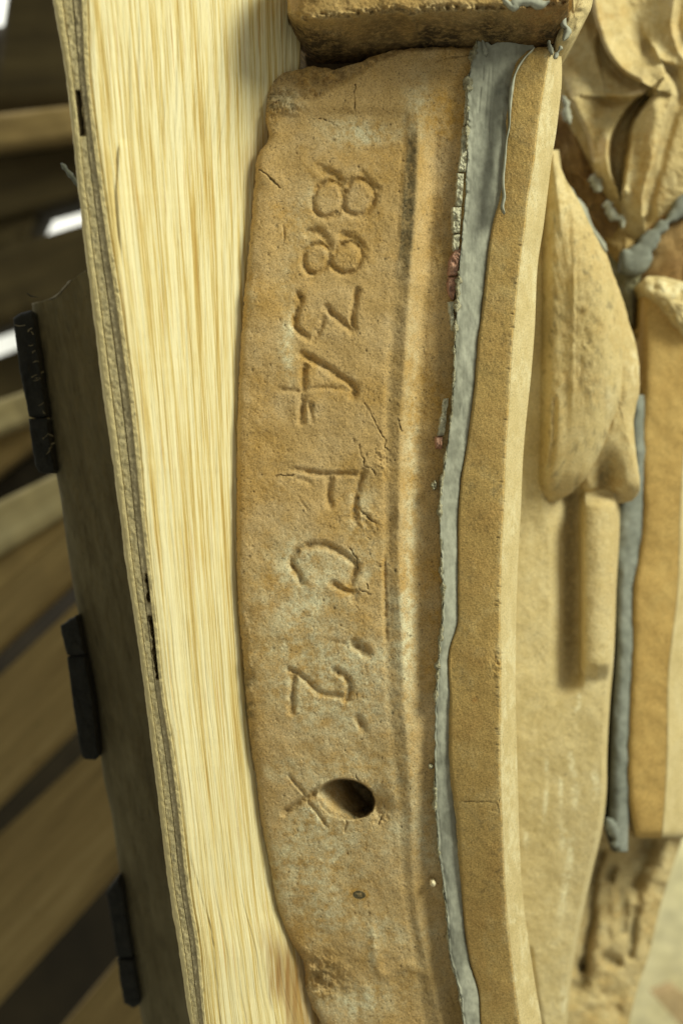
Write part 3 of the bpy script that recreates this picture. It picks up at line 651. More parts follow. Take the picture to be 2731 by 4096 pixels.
edge_runs = [((33, 60), 2.0), ((58, 92), 1.8), ((90, 150), 1.7), ((262, 345), 1.1), ((345, 430), 1.3), ((446, 520), 1.5), ((516, 610), 1.2), ((606, 705), 1.1), ((770, 862), 1.5), ((885, 960), .9), ((955, 1022), 1.2)]
for i, ((ya, yb), w_) in enumerate(edge_runs):
    w_ = w_*(.65 if i >= 4 else 1); yy = np.arange(ya, yb+.1, 1.1); xx = C0(yy)-w_*.55+1.3*fbm(yy, yy*0, 7, 4, 290+i)
    p = list(zip(xx, yy)); p = np.array(p); n = len(p); t = np.gradient(p, axis=0); nr = np.stack([-t[:, 1], t[:, 0]], -1)/np.linalg.norm(t, axis=1)[:, None]
    s_ = np.linspace(0, 1, n); ww = 1.5*w_*np.clip(np.minimum(s_*10, (1-s_)*10)+.2, 0, 1)*np.clip(.8+3.2*fbm(yy, yy*0, 9, 5, 280+i), .08, 3)
    q = np.array([-1, -.6, -.2, .2, .6, 1]); X = p[:, :1]+nr[:, :1]*ww[:, None]*q; Y = p[:, 1:]+nr[:, 1:]*ww[:, None]*q
    dd = face_d(Y)*.85+3.5-3.0*(1-q**2)[None]+2.4*fbm(X, Y, 2.6, 4, 260+i)
    P = world(X, Y, dd).reshape(-1, 3); Q = P.copy(); Q[:, 1] += .005
    k = np.arange(n*6).reshape(n, 6); Fr = np.stack([k[:-1, :-1], k[1:, :-1], k[1:, 1:], k[:-1, 1:]], -1).reshape(-1, 4)
    rg = np.concatenate([k[0, :-1], k[:-1, -1], k[-1, :0:-1], k[:0:-1, 0]]); a = np.arange(len(rg)); b = (a+1) % len(rg)
    link('mortar_crust', np.vstack([P, Q]), np.vstack([Fr, Fr[:, ::-1]+n*6, np.stack([rg[a], rg[b], rg[b]+n*6, rg[a]+n*6], -1)]), MORTAR if i < 8 else PALEM, ck)
for i, (x, y, rx, ry) in enumerate(frag):
    pts = [(x+rx*math.cos(t)*mr.uniform(.75, 1.2), y+ry*math.sin(t)*mr.uniform(.75, 1.2)) for t in np.linspace(0, 2*math.pi, 11)[:-1]]
    lobe('mortar_crumb', pts, float(face_d(y))*.92+4.5, MORTAR, ck, 4.0, 4, n=44, rings=9, thick=6, rough=1.6, rs=3.5, seed=300+i, rag=.7)
o = lobe('stone_chip', [(430, 880), (433.5, 879.5), (435.5, 883), (433.5, 887), (430, 886), (428.5, 883)], 22, plain('cream_stone', (.75, .65, .42), (.85, .76, .55), 200, .6, .2), ck, 3, n=24, rings=5, thick=4, rough=.2); o['label'] = 'small cream chip of stone'

# ============================================================ moulded block: sandy orange strip, pale rounded edge, and the leaf carving behind it
mb = thing('moulded_terracotta_block', 540, 1040, 60, 'pale moulded terracotta block with sandy orange face and carved leaf, beside the sharp grey joint', 'moulded terracotta block')
def mo_depth(X, Y, u):
    e = X-E1(Y); wd = np.maximum(E2(Y)-E1(Y), 3)
    Z = np.where(e < 0, 5.5*np.clip(-e/40, 0, 1.2)**1.2, 20*np.clip(e/wd, 0, 1)**1.35+2.0*np.clip(e/wd, 0, 1))
    Z = blurx(Z, 7)+28*smooth(650, 1060, Y)**1.3-3*(1-smooth(0, 300, Y))
    Z += .8*fbm(X, Y, 40, 3, 401)+.14*fbm(X, Y, 2.2, 3, 402)*(1-.5*smooth(-1, 2, e))
    ch = blob(X, Y, 497, 665, 7, 13); Z += ch*(.8+1.6*fbm(X, Y, 3.5, 4, 403))
    for p in ([(459, 802), (470, 801.5), (482, 802), (496, 802.5), (498, 812)], [(498, 802), (500, 796)], [(490, 810), (498, 813)]):
        c_ = np.exp(-(polydist(X+1.0*fbm(X, Y, 4, 3, 404), Y+1.6*fbm(X, Y, 4, 3, 405), p)/.5)**2); Z += .5*c_*(.4+1.6*smooth(-.2, .3, fbm(X, Y, 6, 3, 417)))
    r2 = np.random.RandomState(9); nick = np.zeros_like(X)
    for y in r2.uniform(240, 760, 34):
        x = float(E1(y))+r2.uniform(-3, 1); nick = np.maximum(nick, np.exp(-(((X-x)/2.2)**2+((Y-y-.2*(X-x))/.5)**2)))
    Z += .6*nick; SC['nick'] = nick; SC['ccr'] = sum(np.exp(-(polydist(X+1.0*fbm(X, Y, 4, 3, 404), Y+1.6*fbm(X, Y, 4, 3, 405), p)/.6)**2) for p in ([(459, 802), (470, 801.5), (482, 802), (496, 802.5), (498, 812)],))
    Z += 3*np.exp(-np.clip(Y-topm(X), 0, None)/2.0)+3.2*smooth(.5, -3.5, X-C1(Y))
    return Z
topm = lambda x: np.interp(x, [500, 530, 537, 548, 556, 562, 568], [46, 50, 47, 47, 52, 54, 50])
patch('sandy_face', lambda Y: C1(Y)-4+.8*fbm(Y, Y*0, 3, 3, 412), lambda Y: E1(Y)+2.0, topm, 1050, 110, 950, mo_depth, TORANGE, mb, 30,
      {'grime_shade': lambda X, Y: np.clip(.8*SC['nick']+.5*SC['ccr']+.35*smooth(.25, .4, fbm(X, Y, 4, 3, 415))*smooth(-.1, .25, fbm(X, Y, 50, 3, 416)), 0, 1), 'dust': lambda X, Y: np.clip(smooth(-6, 2.0, X-E1(Y)+3.0*fbm(X, Y, 5, 4, 410))+.9*blob(X, Y, 497, 665, 6, 12)+.35*smooth(.05, .35, fbm(X, Y, 26, 4, 413)), 0, 1), 'rust': lambda X, Y: .9*blob(X, Y, 474, 700, 2.6, 2.6)+.15*smooth(.0, .3, fbm(X, Y, 34, 4, 414))})
patch('rounded_pale_edge', lambda Y: E1(Y)+1.2, lambda Y: E2(Y), topm, 1050, 60, 950, lambda X, Y, u: mo_depth(X, Y, u)-.15, TCREAM, mb, 80,
      {'grime_shade': lambda X, Y: np.clip(.6*SC['nick'], 0, 1), 'dust': lambda X, Y: .4*smooth(.0, .3, fbm(X, Y*.4, 12, 3, 411))})
# recessed pale field with a deep slot and a rounded rib
def fld(X, Y, u):
    Z = 100+10*u+26*smooth(700, 1060, Y)+1.2*fbm(X, Y, 30, 3, 421)+.3*fbm(X, Y, 4, 3, 422)
    s = smooth(702, 676, Y+.55*(X-565))*smooth(480, 495, Y)
    sl_ = smooth(547, 574, X)*smooth(585, 577, X); Z += s*sl_*12
    rib = np.sqrt(np.clip(1-((X-597.5)/19.5)**2, 0, 1)); Z += -13*rib*smooth(682, 664, Y+.25*np.abs(X-597))*smooth(492, 508, Y)
    Z += -6*smooth(552, 540, X)*smooth(540, 480, Y)+14*smooth(460, 430, Y)*smooth(556, 570, X)
    Z += -5*blob(X, Y, 617, 583, 5, 12)
    Z += 14*smooth(-6, 0, X-HL(Y))**2
    # folds near the foot
    Z += 2*np.exp(-(polydist(X, Y, [(529, 950), (534, 990), (541, 1030)])/3)**2)
    return Z
fr = np.random.RandomState(4)
def fld_dust(X, Y):
    r = .12*smooth(0, .3, fbm(X, Y*.4, 16, 3, 425))
    for b in [(577, 705, 2.6, 12, .2), (574, 790, 3, 16, 0), (560, 790, 2, 12, 0), (545, 800, 2, 16, .1), (525, 838, 2, 8, 0), (562, 835, 3, 12, 0), (569, 860, 3, 22, .1), (562, 895, 3, 24, .1), (594, 785, 4, 12, 0), (563, 1000, 3, 16, 0), (570, 760, 3, 9, 0), (546, 765, 2, 7, 0)]:
        r = r+1.6*blob(X, Y, *b)
    return np.clip(r, 0, 1)
patch('recessed_field', lambda Y: E2(Y)-14, lambda Y: HL(Y), 150, 1056, 130, 760, fld, TCREAM, mb, 40,
      {'dust': fld_dust, 'rust': lambda X, Y: np.clip(.25*smooth(560, 568, X)*smooth(586, 578, X)*smooth(705, 660, Y)+.25*smooth(580, 600, X)*smooth(690, 600, Y), 0, 1), 'grime_shade': lambda X, Y: .55*smooth(560, 566, X)*smooth(580, 570, X)*smooth(700, 640, Y)})  # slot left of the rib darkened in colour as shade
LC = {'grime_shade': lambda X, Y: np.clip(.5*smooth(.25, .45, fbm(X, Y, 5, 4, 436))+.35*smooth(549, 540, X), 0, .6), 'rust': lambda X, Y: np.clip(.12+.25*smooth(-.1, .3, fbm(X, Y, 18, 3, 431))+.3*smooth(440, 500, Y), 0, 1), 'dust': lambda X, Y: .5*blob(X, Y, 557, 230, 12, 60)+.5*blob(X, Y, 608, 400, 5, 20)}
def leaf_disp(X, Y):
    Z = -.5*np.exp(-(polydist(X, Y, smoothpts([(572, 210), (573, 260), (572.5, 330), (571, 400)]))/1.8)**2)
    Z = Z+1.4*smooth(574, 563, X)*smooth(450, 380, Y)
    Z = Z+2.5*np.exp(-(polydist(X, Y, [(554, 400), (553, 440), (548, 470)])/2.5)**2)
    return Z+5*smooth(553, 538, X)+9*smooth(478, 508, Y+.1*(X-540))+3*fbm(X, Y, 8, 4, 435)*smooth(470, 500, Y)-3*smooth(560, 600, X)
lf = lobe('carved_leaf', [(551, 146), (557, 158), (564, 178), (572, 191), (580, 204), (586, 218), (592, 231), (599, 244), (606, 256), (612, 280), (617, 305), (621, 340), (622, 370), (620, 396), (614, 415), (608, 428), (600, 452), (593, 463), (587, 475), (580, 484), (569, 495), (555, 501), (539, 504), (537, 480), (539, 430), (538.5, 383), (540, 319), (541, 256), (544, 195)], 93, TCREAM, mb, 14, 4.5, n=150, rings=34, thick=30, rough=.5, rs=6, seed=431, center=(576, 345), attrs=LC, disp=leaf_disp, fine=.22)
lf2 = lobe('carved_leaf', [(604, 250), (615, 280), (624, 306), (631, 332), (636, 348), (638.5, 365), (639, 391), (635, 407), (632.5, 420), (635, 455), (639, 480), (639, 492), (632, 501), (612, 505), (598, 503), (586, 497), (580, 484), (586, 440), (590, 380), (598, 300)], 103, TCREAM, mb, 11, 4.0, n=120, rings=24, thick=26, rough=.6, rs=6, seed=441, center=(613, 390), attrs={'dust': lambda X, Y: .8*blob(X, Y, 633, 360, 6, 26), 'rust': lambda X, Y: .35+.5*blob(X, Y, 605, 485, 18, 22), 'grime_shade': lambda X, Y: .6*blob(X, Y, 603, 476, 11, 22, .25)},  # hollow at the tip has its shade painted in
      fine=.25, disp=lambda X, Y: 12*blob(X, Y, 604, 478, 12, 20)+18*smooth(485, 505, Y))
lf2['label'] = 'smaller leaf lobe behind, with a dark hollow at its tip'

SLATE = plain('slate_grey_sealant', (.19, .205, .185), (.25, .265, .245), 40, .8, .08, c=(.05, .05, .04))
# ============================================================ second joint and the next block
c2 = thing('sealant_joint', 628, 860, 120, 'blurred blue-grey sealant joint right of the carved leaf and its rib', 'sealant joint')
L2 = line((626, 395), (627, 440), (624, 480), (612, 505), (612, 600), (612, 660), (608, 703), (606, 767), (605, 800), (606, 830), (612, 850))
Rr2 = line((646, 395), (645, 511), (640, 551), (634, 583), (633, 655), (630, 718), (628, 767), (628, 800), (627, 850))
patch('sealant_bead', L2, Rr2, 395, 852, 24, 200, lambda X, Y, u: 140-5*np.sin(np.pi*u)+1.5*fbm(X, Y, 14, 3, 501)+10*smooth(.22, 0, u), SLATE, c2, 10, {'grime_shade': lambda X, Y: np.clip(.75*smooth(6, 2, X-L2(Y))+.7*blob(X, Y, 612, 735, 6, 60)+.6*blob(X, Y, 612, 800, 6, 20), 0, .9)})  # darker along the left rim of the bead
nb = thing('moulded_terracotta_block', 660, 838, 130, 'blurred orange terracotta block with pale rounded edge at the right, beyond the second grey joint', 'moulded terracotta block')
L3 = line((639, 280), (640, 300), (641, 367), (638, 447), (640, 511), (636, 551), (631, 583), (629, 655), (626, 718), (625, 767), (626, 800), (634, 838))
E3 = line((690, 300), (686, 400), (680, 500), (677, 591), (668, 670), (666, 767), (661.6, 831), (660, 845))
def nb_d(X, Y, u): return 136+np.where(X > E3(Y), 1.1*(X-E3(Y)), 0)+1.5*fbm(X, Y, 30, 3, 511)+8*np.exp(-np.clip(X-L3(Y), 0, None)/2.5)+6*np.exp(-np.clip(837-Y, 0, None)/2)
patch('sandy_face', L3, lambda Y: E3(Y)+.5, lambda x: np.interp(x, [636, 645, 660, 672, 690], [292, 282, 296, 318, 330]), 838, 40, 260, nb_d, TORANGE, nb, 50)
patch('rounded_pale_edge', lambda Y: E3(Y)-.5, lambda Y: E3(Y)+34, 318, 838, 24, 260, lambda X, Y, u: nb_d(X, Y, u)-.2, TCREAM, nb, 50)
lobe('broken_corner', [(638, 284), (646, 276), (660, 276), (684, 282), (700, 290), (700, 345), (684, 338), (668, 318), (652, 300), (641, 294)], 134, TCREAM, nb, 8, n=70, rings=12, thick=30, rough=2.4, rs=9, seed=521, attrs={'dust': lambda X, Y: .7*smooth(0, .2, fbm(X, Y, 12, 3, 522))})
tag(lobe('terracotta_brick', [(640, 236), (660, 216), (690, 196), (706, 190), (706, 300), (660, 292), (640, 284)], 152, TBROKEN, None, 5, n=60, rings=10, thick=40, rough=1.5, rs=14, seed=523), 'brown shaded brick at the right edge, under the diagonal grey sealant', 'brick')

# ============================================================ carved foliage block, top right
cb = thing('carved_terracotta_block', 640, 260, 120, 'pale terracotta block carved with flowing acanthus folds, top right corner', 'carved terracotta block')
c3 = lambda *p: crop(1731, 0, .1593, p)
# overlapping leaf folds: (edge line, +1 when the lip lies to the left of its direction, fall-off, height)
folds = [(c3((985, -60), (1010, 60), (1060, 250), (1130, 380), (1210, 465), (1300, 510)), 1, 17, 17), (c3((1310, 600), (1225, 680), (1155, 780), (1112, 900), (1110, 1030), (1145, 1160)), -1, 8, 13),
         (c3((1090, 610), (1200, 618), (1310, 600)), 1, 11, 8), (c3((1345, 640), (1265, 760), (1225, 900), (1205, 1060), (1190, 1180)), 1, 13, 12),
         (c3((1470, 470), (1510, 600), (1450, 800), (1395, 1000), (1335, 1200), (1325, 1340)), -1, 13, 16), (c3((1540, -60), (1505, 150), (1550, 300), (1600, 380)), -1, 12, 13),
         (c3((880, 640), (930, 760), (990, 900), (1010, 1010)), 1, 9, 7), (c3((1380, 300), (1430, 380), (1500, 400)), 1, 7, 7), (c3((1030, 240), (1025, 330), (1040, 400)), -1, 9, 4)]
folds = [(smoothpts(p), sd, a, b) for p, sd, a, b in folds]
def sdist(X, Y, pts):
    best = np.full(np.shape(X), 1e9); sg = np.ones(np.shape(X))
    for (x1, y1), (x2, y2) in zip(pts[:-1], pts[1:]):
        dx, dy = x2-x1, y2-y1; L = dx*dx+dy*dy+1e-9
        t = np.clip(((X-x1)*dx+(Y-y1)*dy)/L, 0, 1); d = np.hypot(X-(x1+t*dx), Y-(y1+t*dy)); m = d < best
        best = np.where(m, d, best); sg = np.where(m, np.sign(dx*(Y-y1)-dy*(X-x1)), sg)
    return best, sg
def cb_d(X, Y, u):
    Z = 152-6*smooth(560, 640, X)+1.2*fbm(X, Y, 20, 3, 601)+.7*fbm(X, Y, 5, 3, 602)+10*smooth(160, 240, Y)
    Xw = X+2*fbm(X, Y, 22, 3, 620); Yw = Y+2*fbm(X, Y, 22, 3, 621); g_ = 0
    for p, sd, a, b in folds:
        d, sg = sdist(Xw, Yw, p); sgn = -sd*sg*d
        ends = 1.0
        Z = Z-1.35*b*np.exp(-np.clip(sgn-1.5, 0, None)/(a*1.25))*smooth(-3.5, 3.2, sgn)*np.exp(-(np.clip(d-22, 0, None)/10)**2)
        Z = Z+.3*b*np.exp(-((sgn+5)/6)**2)*np.exp(-(np.clip(d-9, 0, None)/5)**2)
        g_ = g_+.32*np.exp(-((sgn+2.5)/3.2)**2)*min(1, b/11)  # foot of each crease, shade painted below the lip
    Z += -9*blob(X, Y, 580, 95, 16, 42, -.3)-8*blob(X, Y, 652, 120, 9, 60, .15)-6*blob(X, Y, 604, 150, 6, 30)
    Z += blob(X, Y, 622, 194, 9, 9)*(-5+9*fbm(X, Y, 6, 4, 603))
    SC['cg'] = g_
    return Z
def cb_shade(X, Y): return np.clip(SC['cg']*(.6+1.4*fbm(X, Y, 14, 3, 604)), 0, .8)
CBL = line((566, -40), (566, 20), (558, 50), (557, 90), (566, 114), (571, 126), (579, 142), (588, 157), (598, 176), (608, 195), (619, 210), (622, 218), (619, 228), (616, 249), (616, 256))
patch('carved_face', lambda Y: CBL(Y)+.8*fbm(Y, Y*0, 7, 3, 605), lambda Y: 712+0*Y, -36, lambda x: np.interp(x, [600, 617, 632, 642, 661, 680, 712], [250, 250, 253, 241, 219, 198, 165])+1.5*fbm(x, x*0, 6, 3, 606), 220, 330, cb_d, TCREAM, cb, 40,
      {'grime_shade': cb_shade, 'rust': lambda X, Y: np.clip(.2+.5*smooth(0, .35, fbm(X, Y, 26, 3, 607)), 0, .7), 'dust': lambda X, Y: .3*smooth(0, .3, fbm(X, Y, 18, 3, 608))+.8*blob(X, Y, 626, 194, 7, 8)})
lobe('broken_stub', [(548, 138), (556, 112), (566, 112), (580, 138), (600, 174), (620, 206), (626, 240), (630, 268), (618, 272), (603, 256), (590, 234), (576, 204), (562, 180)], 158, TBROKEN, cb, 8, n=90, rings=18, thick=30, rough=3.0, rs=11, seed=611, center=(592, 196))
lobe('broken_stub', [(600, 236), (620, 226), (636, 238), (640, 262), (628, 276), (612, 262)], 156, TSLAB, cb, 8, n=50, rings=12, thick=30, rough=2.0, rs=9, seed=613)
# pale fin rising between slab and carving at the head of the picture
lobe('chipped_fillet', [(570, -36), (600, -36), (590, 10), (581, 24), (577, 34), (566, 43), (559, 46), (555, 40), (562, 18), (568, -10)], -2, TCREAM, mb, 5, n=60, rings=10, thick=70, rough=.8, rs=5, seed=615)
o = tag(ribbon('sealant_scrap', [(500, -6), (506, 2), (512, 6), (517, 2), (530, 1), (540, 4), (549, 1)], 3.6, -38, CAULK, None, 2.5, 621), 'torn grey sealant smeared on the slab at the very top edge', 'sealant scrap')
o = tag(ribbon('sealant_scrap', [(559, 8), (562, 16), (563, 24), (567, 30), (563, 40)], 3.0, -10, CAULK, None, 2.5, 623), 'ragged grey strip of sealant hanging at the right end of the slab', 'sealant scrap')
o = tag(ribbon('sealant_scrap', [(561, 46), (557, 52), (554, 58)], 2.0, -10, CAULK, None, 1.5, 625), 'tiny grey sealant tip at the head of the rounded pale edge', 'sealant scrap')
o = tag(ribbon('sealant_scrap', [(562, 95), (566, 104), (566, 114), (570, 124)], 2.6, 126, CAULK, None, 2.5, 627), 'thin torn grey sealant strip beside the rounded edge, over the broken stub', 'sealant scrap')
o = tag(ribbon('sealant_scrap', [(590, 176), (595, 182), (599, 192)], 4.2, 138, CAULK, None, 2.5, 629), 'pale oval blob of sealant on the dark broken stub', 'sealant scrap')
o = tag(ribbon('sealant_scrap', [(606, 200), (609, 210), (615, 218), (621, 218), (622, 228)], 3.8, 136, CAULK, None, 2.5, 631), 'hooked grey sealant blob beneath the tip of the carved foliage', 'sealant scrap')
o = tag(ribbon('sealant_scrap', [(566, 184), (572, 196), (580, 206), (588, 222), (598, 240), (606, 252)], 2.6, 130, CAULK, None, 2.5, 633), 'thin sealant line along the upper right side of the carved leaf', 'sealant scrap')
o = tag(ribbon('sealant_scrap', [(622, 250), (634, 262), (645, 246), (656, 232), (668, 220), (684, 206), (700, 196)], 7.5, 142, SLATE, None, 2.5, 635, thick=10), 'broad diagonal grey sealant band under the carved foliage at the right edge', 'sealant scrap')
tag(lobe('mortar_lump', [(606, 250), (622, 256), (640, 254), (648, 268), (640, 284), (634, 300), (632, 330), (626, 326), (620, 300), (612, 272)], 156, plain('olive_mortar', (.17, .16, .10), (.30, .28, .18), 120, .95, .8, .001), None, 6, n=60, rings=10, thick=20, rough=1.6, rs=8, seed=641), 'olive grey mortar lump between the leaf and the orange block at right', 'mortar')
# dark backing behind everything on the right, colour paints the shade in the gaps
tag(lobe('terracotta_brick', [(560, 60), (720, 60), (720, 830), (625, 835), (600, 790), (560, 700)], 205, DARKC, None, 3, n=80, rings=8, thick=40, rough=1.5, seed=651), 'dark brick backing whose colour paints the shade in the gaps behind the leaf and second joint', 'brick')

# ============================================================ carved fragment, bottom right
bf = thing('carved_terracotta_fragment', 610, 1040, 150, 'blurred carved terracotta fragment with a long dark slot, lower right corner', 'carved terracotta block')
c12 = lambda *p: crop(1731, 3072, .1593, p)
holes = [(c12((1350, 470), (1300, 600), (1240, 740)), 8.0, 20), (c12((1060, 540), (1010, 700), (990, 850), (1000, 960), (960, 1100), (940, 1250)), 3.6, 12), (c12((1130, 640), (1115, 690)), 4.5, 13), (c12((1185, 780), (1200, 900), (1190, 1030)), 3.4, 7), (c12((1270, 900), (1250, 1050), (1235, 1180)), 3.2, 7), (c12((1080, 1200), (1150, 1230)), 4.0, 9), (c12((930, 1250), (940, 1330), (910, 1380)), 6.0, 12),
         (c12((1440, 760), (1400, 900), (1330, 1100), (1250, 1300), (1150, 1500)), 5, 5)]
ridg = [(c12((1160, 500), (1150, 800), (1150, 1100)), 5, -4), (c12((1380, 700), (1330, 900), (1280, 1200), (1200, 1500)), 5, -4), (c12((1470, 480), (1430, 700)), 5, -4), (c12((1060, 1000), (1040, 1200)), 5, -4)]
def bf_d(X, Y, u):
    Z = 200+14*u+2.5*fbm(X, Y, 16, 3, 701)
    for p, a, b in holes+ridg: Z = Z+.6*b*np.exp(-(polydist(X+2*fbm(X, Y, 14, 3, 703), Y+2*fbm(X, Y, 14, 3, 704), smoothpts(p))/(a*1.4))**2)
    return Z
patch('carved_face', lambda Y: HL(Y)-6, line((690, 800), (682, 836), (668, 878), (658.5, 910), (647, 958), (636, 990), (628, 1023), (622, 1050)), 826, 1052, 110, 230, bf_d, TCREAM, bf, 60,
      {'grime_shade': lambda X, Y: np.clip(sum(.6*np.exp(-(polydist(X, Y, smoothpts(p))/(a*1.2))**2) for p, a, b in holes[:-1]), 0, .85), 'rust': lambda X, Y: np.clip(.3+.5*smooth(0, .3, fbm(X, Y, 20, 3, 702)), 0, .6)})  # insides of the holes darkened as painted shade
tag(ribbon('sealant_scrap', [(606, 818), (612, 828), (616, 838), (614, 848)], 5.0, 136, SLATE, None, 4, 711), 'blurred bluish blob of sealant at the foot of the second grey joint', 'sealant scrap')
# the pale timber beyond the fragment
o = tag(slab_box('timber_board', [(636, 820), (760, 812), (760, 1110), (590, 1110)], (470, 450, 450, 480), 18, plain('pale_new_wood', (.80, .72, .44), (.88, .81, .56), 14, .7, .1)), 'bright pale board far behind the lower right corner', 'timber board')
o = tag(slab_box('timber_board', [(650, 992), (670, 984), (750, 1046), (735, 1090)], (430, 430, 430, 430), 6, plain('red_brown_strip', (.40, .28, .15), (.50, .37, .21), 30, .8, .1)), 'small brown strip crossing the pale board in the lower right corner', 'timber board')

# ============================================================ dark board with rubber pads, left
db = thing('weathered_plank', 110, 1060, 200, 'weathered plank, its colour darkened for shade, with black rubber pads, half hidden behind the plywood at left', 'plank')
DL = line((31, 290), (32, 304), (48, 408), (56, 473), (61, 501), (64, 525), (74, 591), (80, 623), (96, 703), (101, 758), (103, 775), (111.5, 815), (118, 863), (128, 940), (139, 1006), (147, 1050))
bd_d = lambda Y: np.interp(Y, [270, 512, 767, 1050], [62, 75, 105, 150])
patch('plank_body', DL, lambda Y: W1(Y)+12, lambda x: np.interp(x, [30, 51, 62, 69, 79, 100, 140], [304, 298, 290, 283, 274, 262, 250])+.8*fbm(x, x*0, 5, 3, 801), 1052, 60, 400,
      lambda X, Y, u: bd_d(Y)+6*np.exp(-(X-DL(Y))/3)+1.6*fbm(X, Y, 18, 4, 802)+.6*fbm(X*3, Y*.6, 6, 3, 803), BOARD, db, 30, None, lambda X, Y, u: (X*K*10-Y*K*2, Y*K*10))
def pad(pts, d0, label=None):
    o = lobe('rubber_pad', pts, lambda X, Y: bd_d(Y)+d0, RUBBER, db, 2, 14, n=160, rings=18, thick=16, rough=.5, rs=6, seed=int(pts[0][1]), rag=.35)
    return o
pad([(13, 318), (20, 313), (32, 310), (34, 318), (47, 416), (29, 417), (20, 372)], -9)
pad([(28.5, 418.5), (47.5, 418), (50, 440), (55, 470), (52, 473), (40, 473), (36, 468), (32, 446)], -9)
pad([(60, 626), (68, 620), (76.5, 615), (79, 622), (85, 655), (67, 655.5), (63, 640)], -9)
pad([(67, 656.5), (85, 656), (93, 700), (99, 757), (95, 760), (84, 759), (80, 750), (73, 705)], -9)
pad([(106, 893), (112, 884), (118, 877), (122, 888), (132, 957), (117, 958), (111, 920)], -9)
pad([(117.3, 959.5), (132.5, 959), (137, 985), (140, 1004), (134, 1008), (124, 1003), (119, 975)], -9)
# frayed fibres on the pads
fibre = plain('straw_fibre', (.16, .13, .07), (.24, .20, .12), 100, .9, .1)
fr = random.Random(8)
FB = []
for (x, y) in [(20, 325), (30, 330), (32, 333), (31, 345), (34, 352), (36, 362), (34, 376), (36, 380), (38, 378), (42, 372), (41, 404), (44, 412), (45, 437), (50, 435), (50, 448), (48, 452), (53, 444)]:
    a = fr.uniform(-1, 1) if x > 21 else .02; L = fr.uniform(3, 7) if x > 21 else 11
    ribbon('loose_fibre', [(x-L*.5*math.cos(a), y-L*.5*math.sin(a)), (x+fr.uniform(-1, 1), y+fr.uniform(-1, 1)), (x+L*.5*math.cos(a), y+L*.5*math.sin(a))], .32, float(bd_d(y))-15, fibre, db, .4, int(x*y), thick=.5)
ribbon('loose_fibre', [(27, 293), (31, 296), (38, 297)], .5, 56, RUBBER, db, .4, 3, thick=.5)
ribbon('torn_edge', [(48, 300), (56, 296), (63, 289), (68, 283), (71, 280)], 1.0, 56, plain('pale_torn_wood', (.12, .11, .08), (.22, .20, .15), 100), db, .6, 5, thick=2)

# ============================================================ out-of-focus hall behind, at left
def beam(quad, ds, mat, label, name='timber_beam', cat='timber beam', thick=60, grp=None):
    return tag(slab_box(name, quad, ds, thick, mat, rough=4), label, cat, grp, 'thing')
beam([(16, -60), (160, -60), (160, 110), (-10, 118)], (483, 436, 436, 499), TIMBERD, 'dark brown beam across the top left corner, beside the white gap')
beam([(-40, 30), (40, 22), (110, 92), (-40, 132)], (530, 514, 468, 514), TIMBERD, 'very dark block of timber below the white top left gap')
beam([(-40, 118), (140, 98), (140, 128), (-40, 150)], (468, 436, 436, 468), TIMBER, 'lighter brown rail slanting across above the white opening', thick=30)
beam([(-40, 146), (140, 120), (140, 178), (-40, 228)], (499, 468, 468, 499), TIMBERD, 'broad brown board just above the white slanting opening')
beam([(-40, 224), (40, 204), (24, 240), (-40, 300)], (507, 499, 499, 507), TIMBERD, 'dark board end left of the white slanting opening')
beam([(-40, 292), (26, 242), (140, 204), (140, 272), (-40, 330)], (499, 499, 468, 499), TIMBERD, 'dark board just below the white slanting opening') if False else beam([(-40, 262), (140, 206), (140, 275), (-40, 336)], (499, 468, 468, 499), TIMBERD, 'dark board just below the white slanting opening')
beam([(-40, 372), (30, 346), (140, 290), (140, 370), (-40, 398)][0:1]+[(140, 300), (140, 372), (-40, 412)], (546, 514, 514, 546), TIMBERD, 'dark beam behind the upper rubber pads')
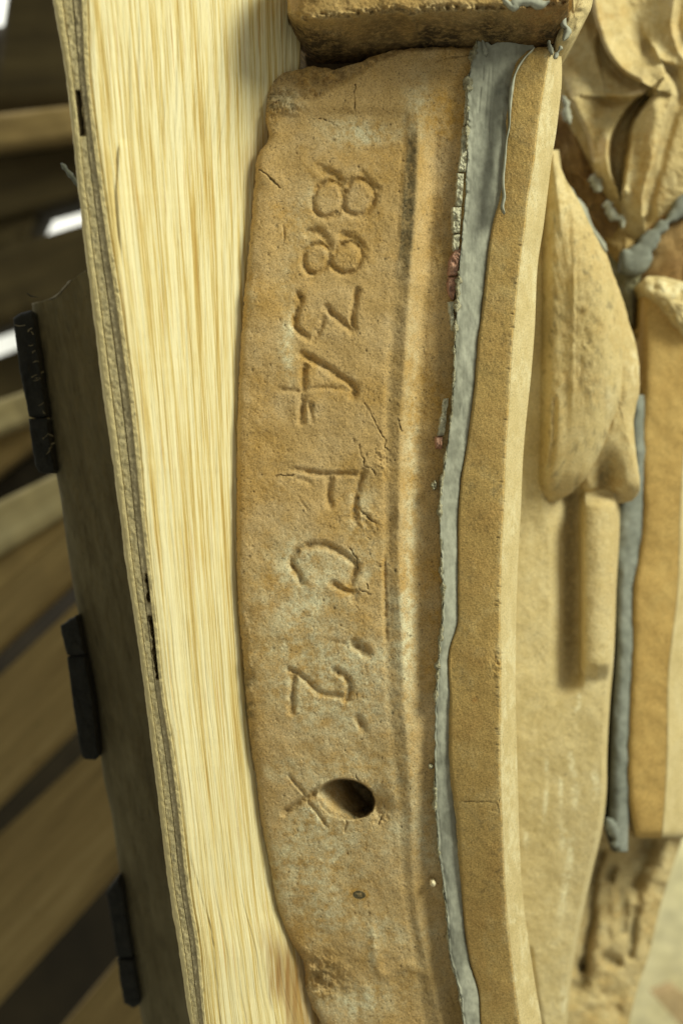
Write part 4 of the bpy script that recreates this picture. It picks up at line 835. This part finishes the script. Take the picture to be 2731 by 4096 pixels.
beam([(-40, 332), (18, 310), (140, 262), (140, 305), (-40, 376)][0:1]+[(12, 320), (14, 350), (-40, 366)], (936, 936, 936, 936), WALL, 'small white panel glimpsed at the left edge behind the upper rubber pad', 'white_panel', 'panel', thick=20) if False else None
beam([(-40, 414), (34, 388), (44, 414), (-40, 446)], (436, 421, 421, 436), TIMBERP, 'pale short board end behind the upper rubber pads at the left edge', thick=40)
beam([(-40, 446), (44, 404), (50, 430), (-40, 500)], (475, 460, 460, 475), TIMBER, 'warm brown board below the pale board end', thick=40)
beam([(-40, 500), (60, 410), (80, 462), (-40, 560)], (514, 507, 507, 514), FLOOR, 'black board above the wide pale plank')
beam([(-40, 520), (80, 462), (90, 500), (-40, 580)], (405, 390, 390, 405), TIMBERP, 'wide pale plank running diagonally below the upper rubber pads', thick=30)
beam([(-40, 575), (95, 488), (95, 528), (-40, 640)], (413, 397, 397, 413), TIMBER, 'narrow brown plank right under the wide pale plank', thick=30)
grp = 'floor planks running diagonally at lower left'
fl = [([(-60, 632), (110, 500), (110, 550), (-60, 706)], 'upper floor plank, lightest brown, behind the middle of the dark plank'),
      ([(-60, 732), (120, 562), (120, 688), (-60, 866)], 'middle floor plank behind the lower pair of rubber pads'),
      ([(-60, 890), (150, 694), (150, 838), (-60, 1070)], 'broad lower floor plank above the black gap at lower left'),
      ([(-10, 1116), (180, 888), (260, 1000), (160, 1120)], 'lowest floor plank in the bottom left corner, below the black gap')]
for q, lab in fl: tag(slab_box('floor_plank', q, (420, 380, 380, 420), 22, TIMBER, rough=3, rnd=6), lab, 'floor plank', grp, 'thing')
wl = slab_box('wall', [(-1400, -900), (1500, -900), (1500, 1500), (-1400, 1500)], (2600, 2600, 2600, 2600), 60, WALL); tag(wl, 'white hall wall seen in the gaps between the dark timbers', kind='structure')
fo = slab_box('floor', [(-400, 560), (900, 560), (1400, 1700), (-900, 1700)], (900, 900, 760, 760), 40, FLOOR); tag(fo, 'dark floor below the diagonal planks', kind='structure')
tag(ribbon('steel_nail', [(61, 163), (68, 172), (77, 183), (84, 190)], 1.8, 60, METAL, None, 1.5, 901, thick=3), 'small grey nail sticking out left of the plywood edge', 'nail')
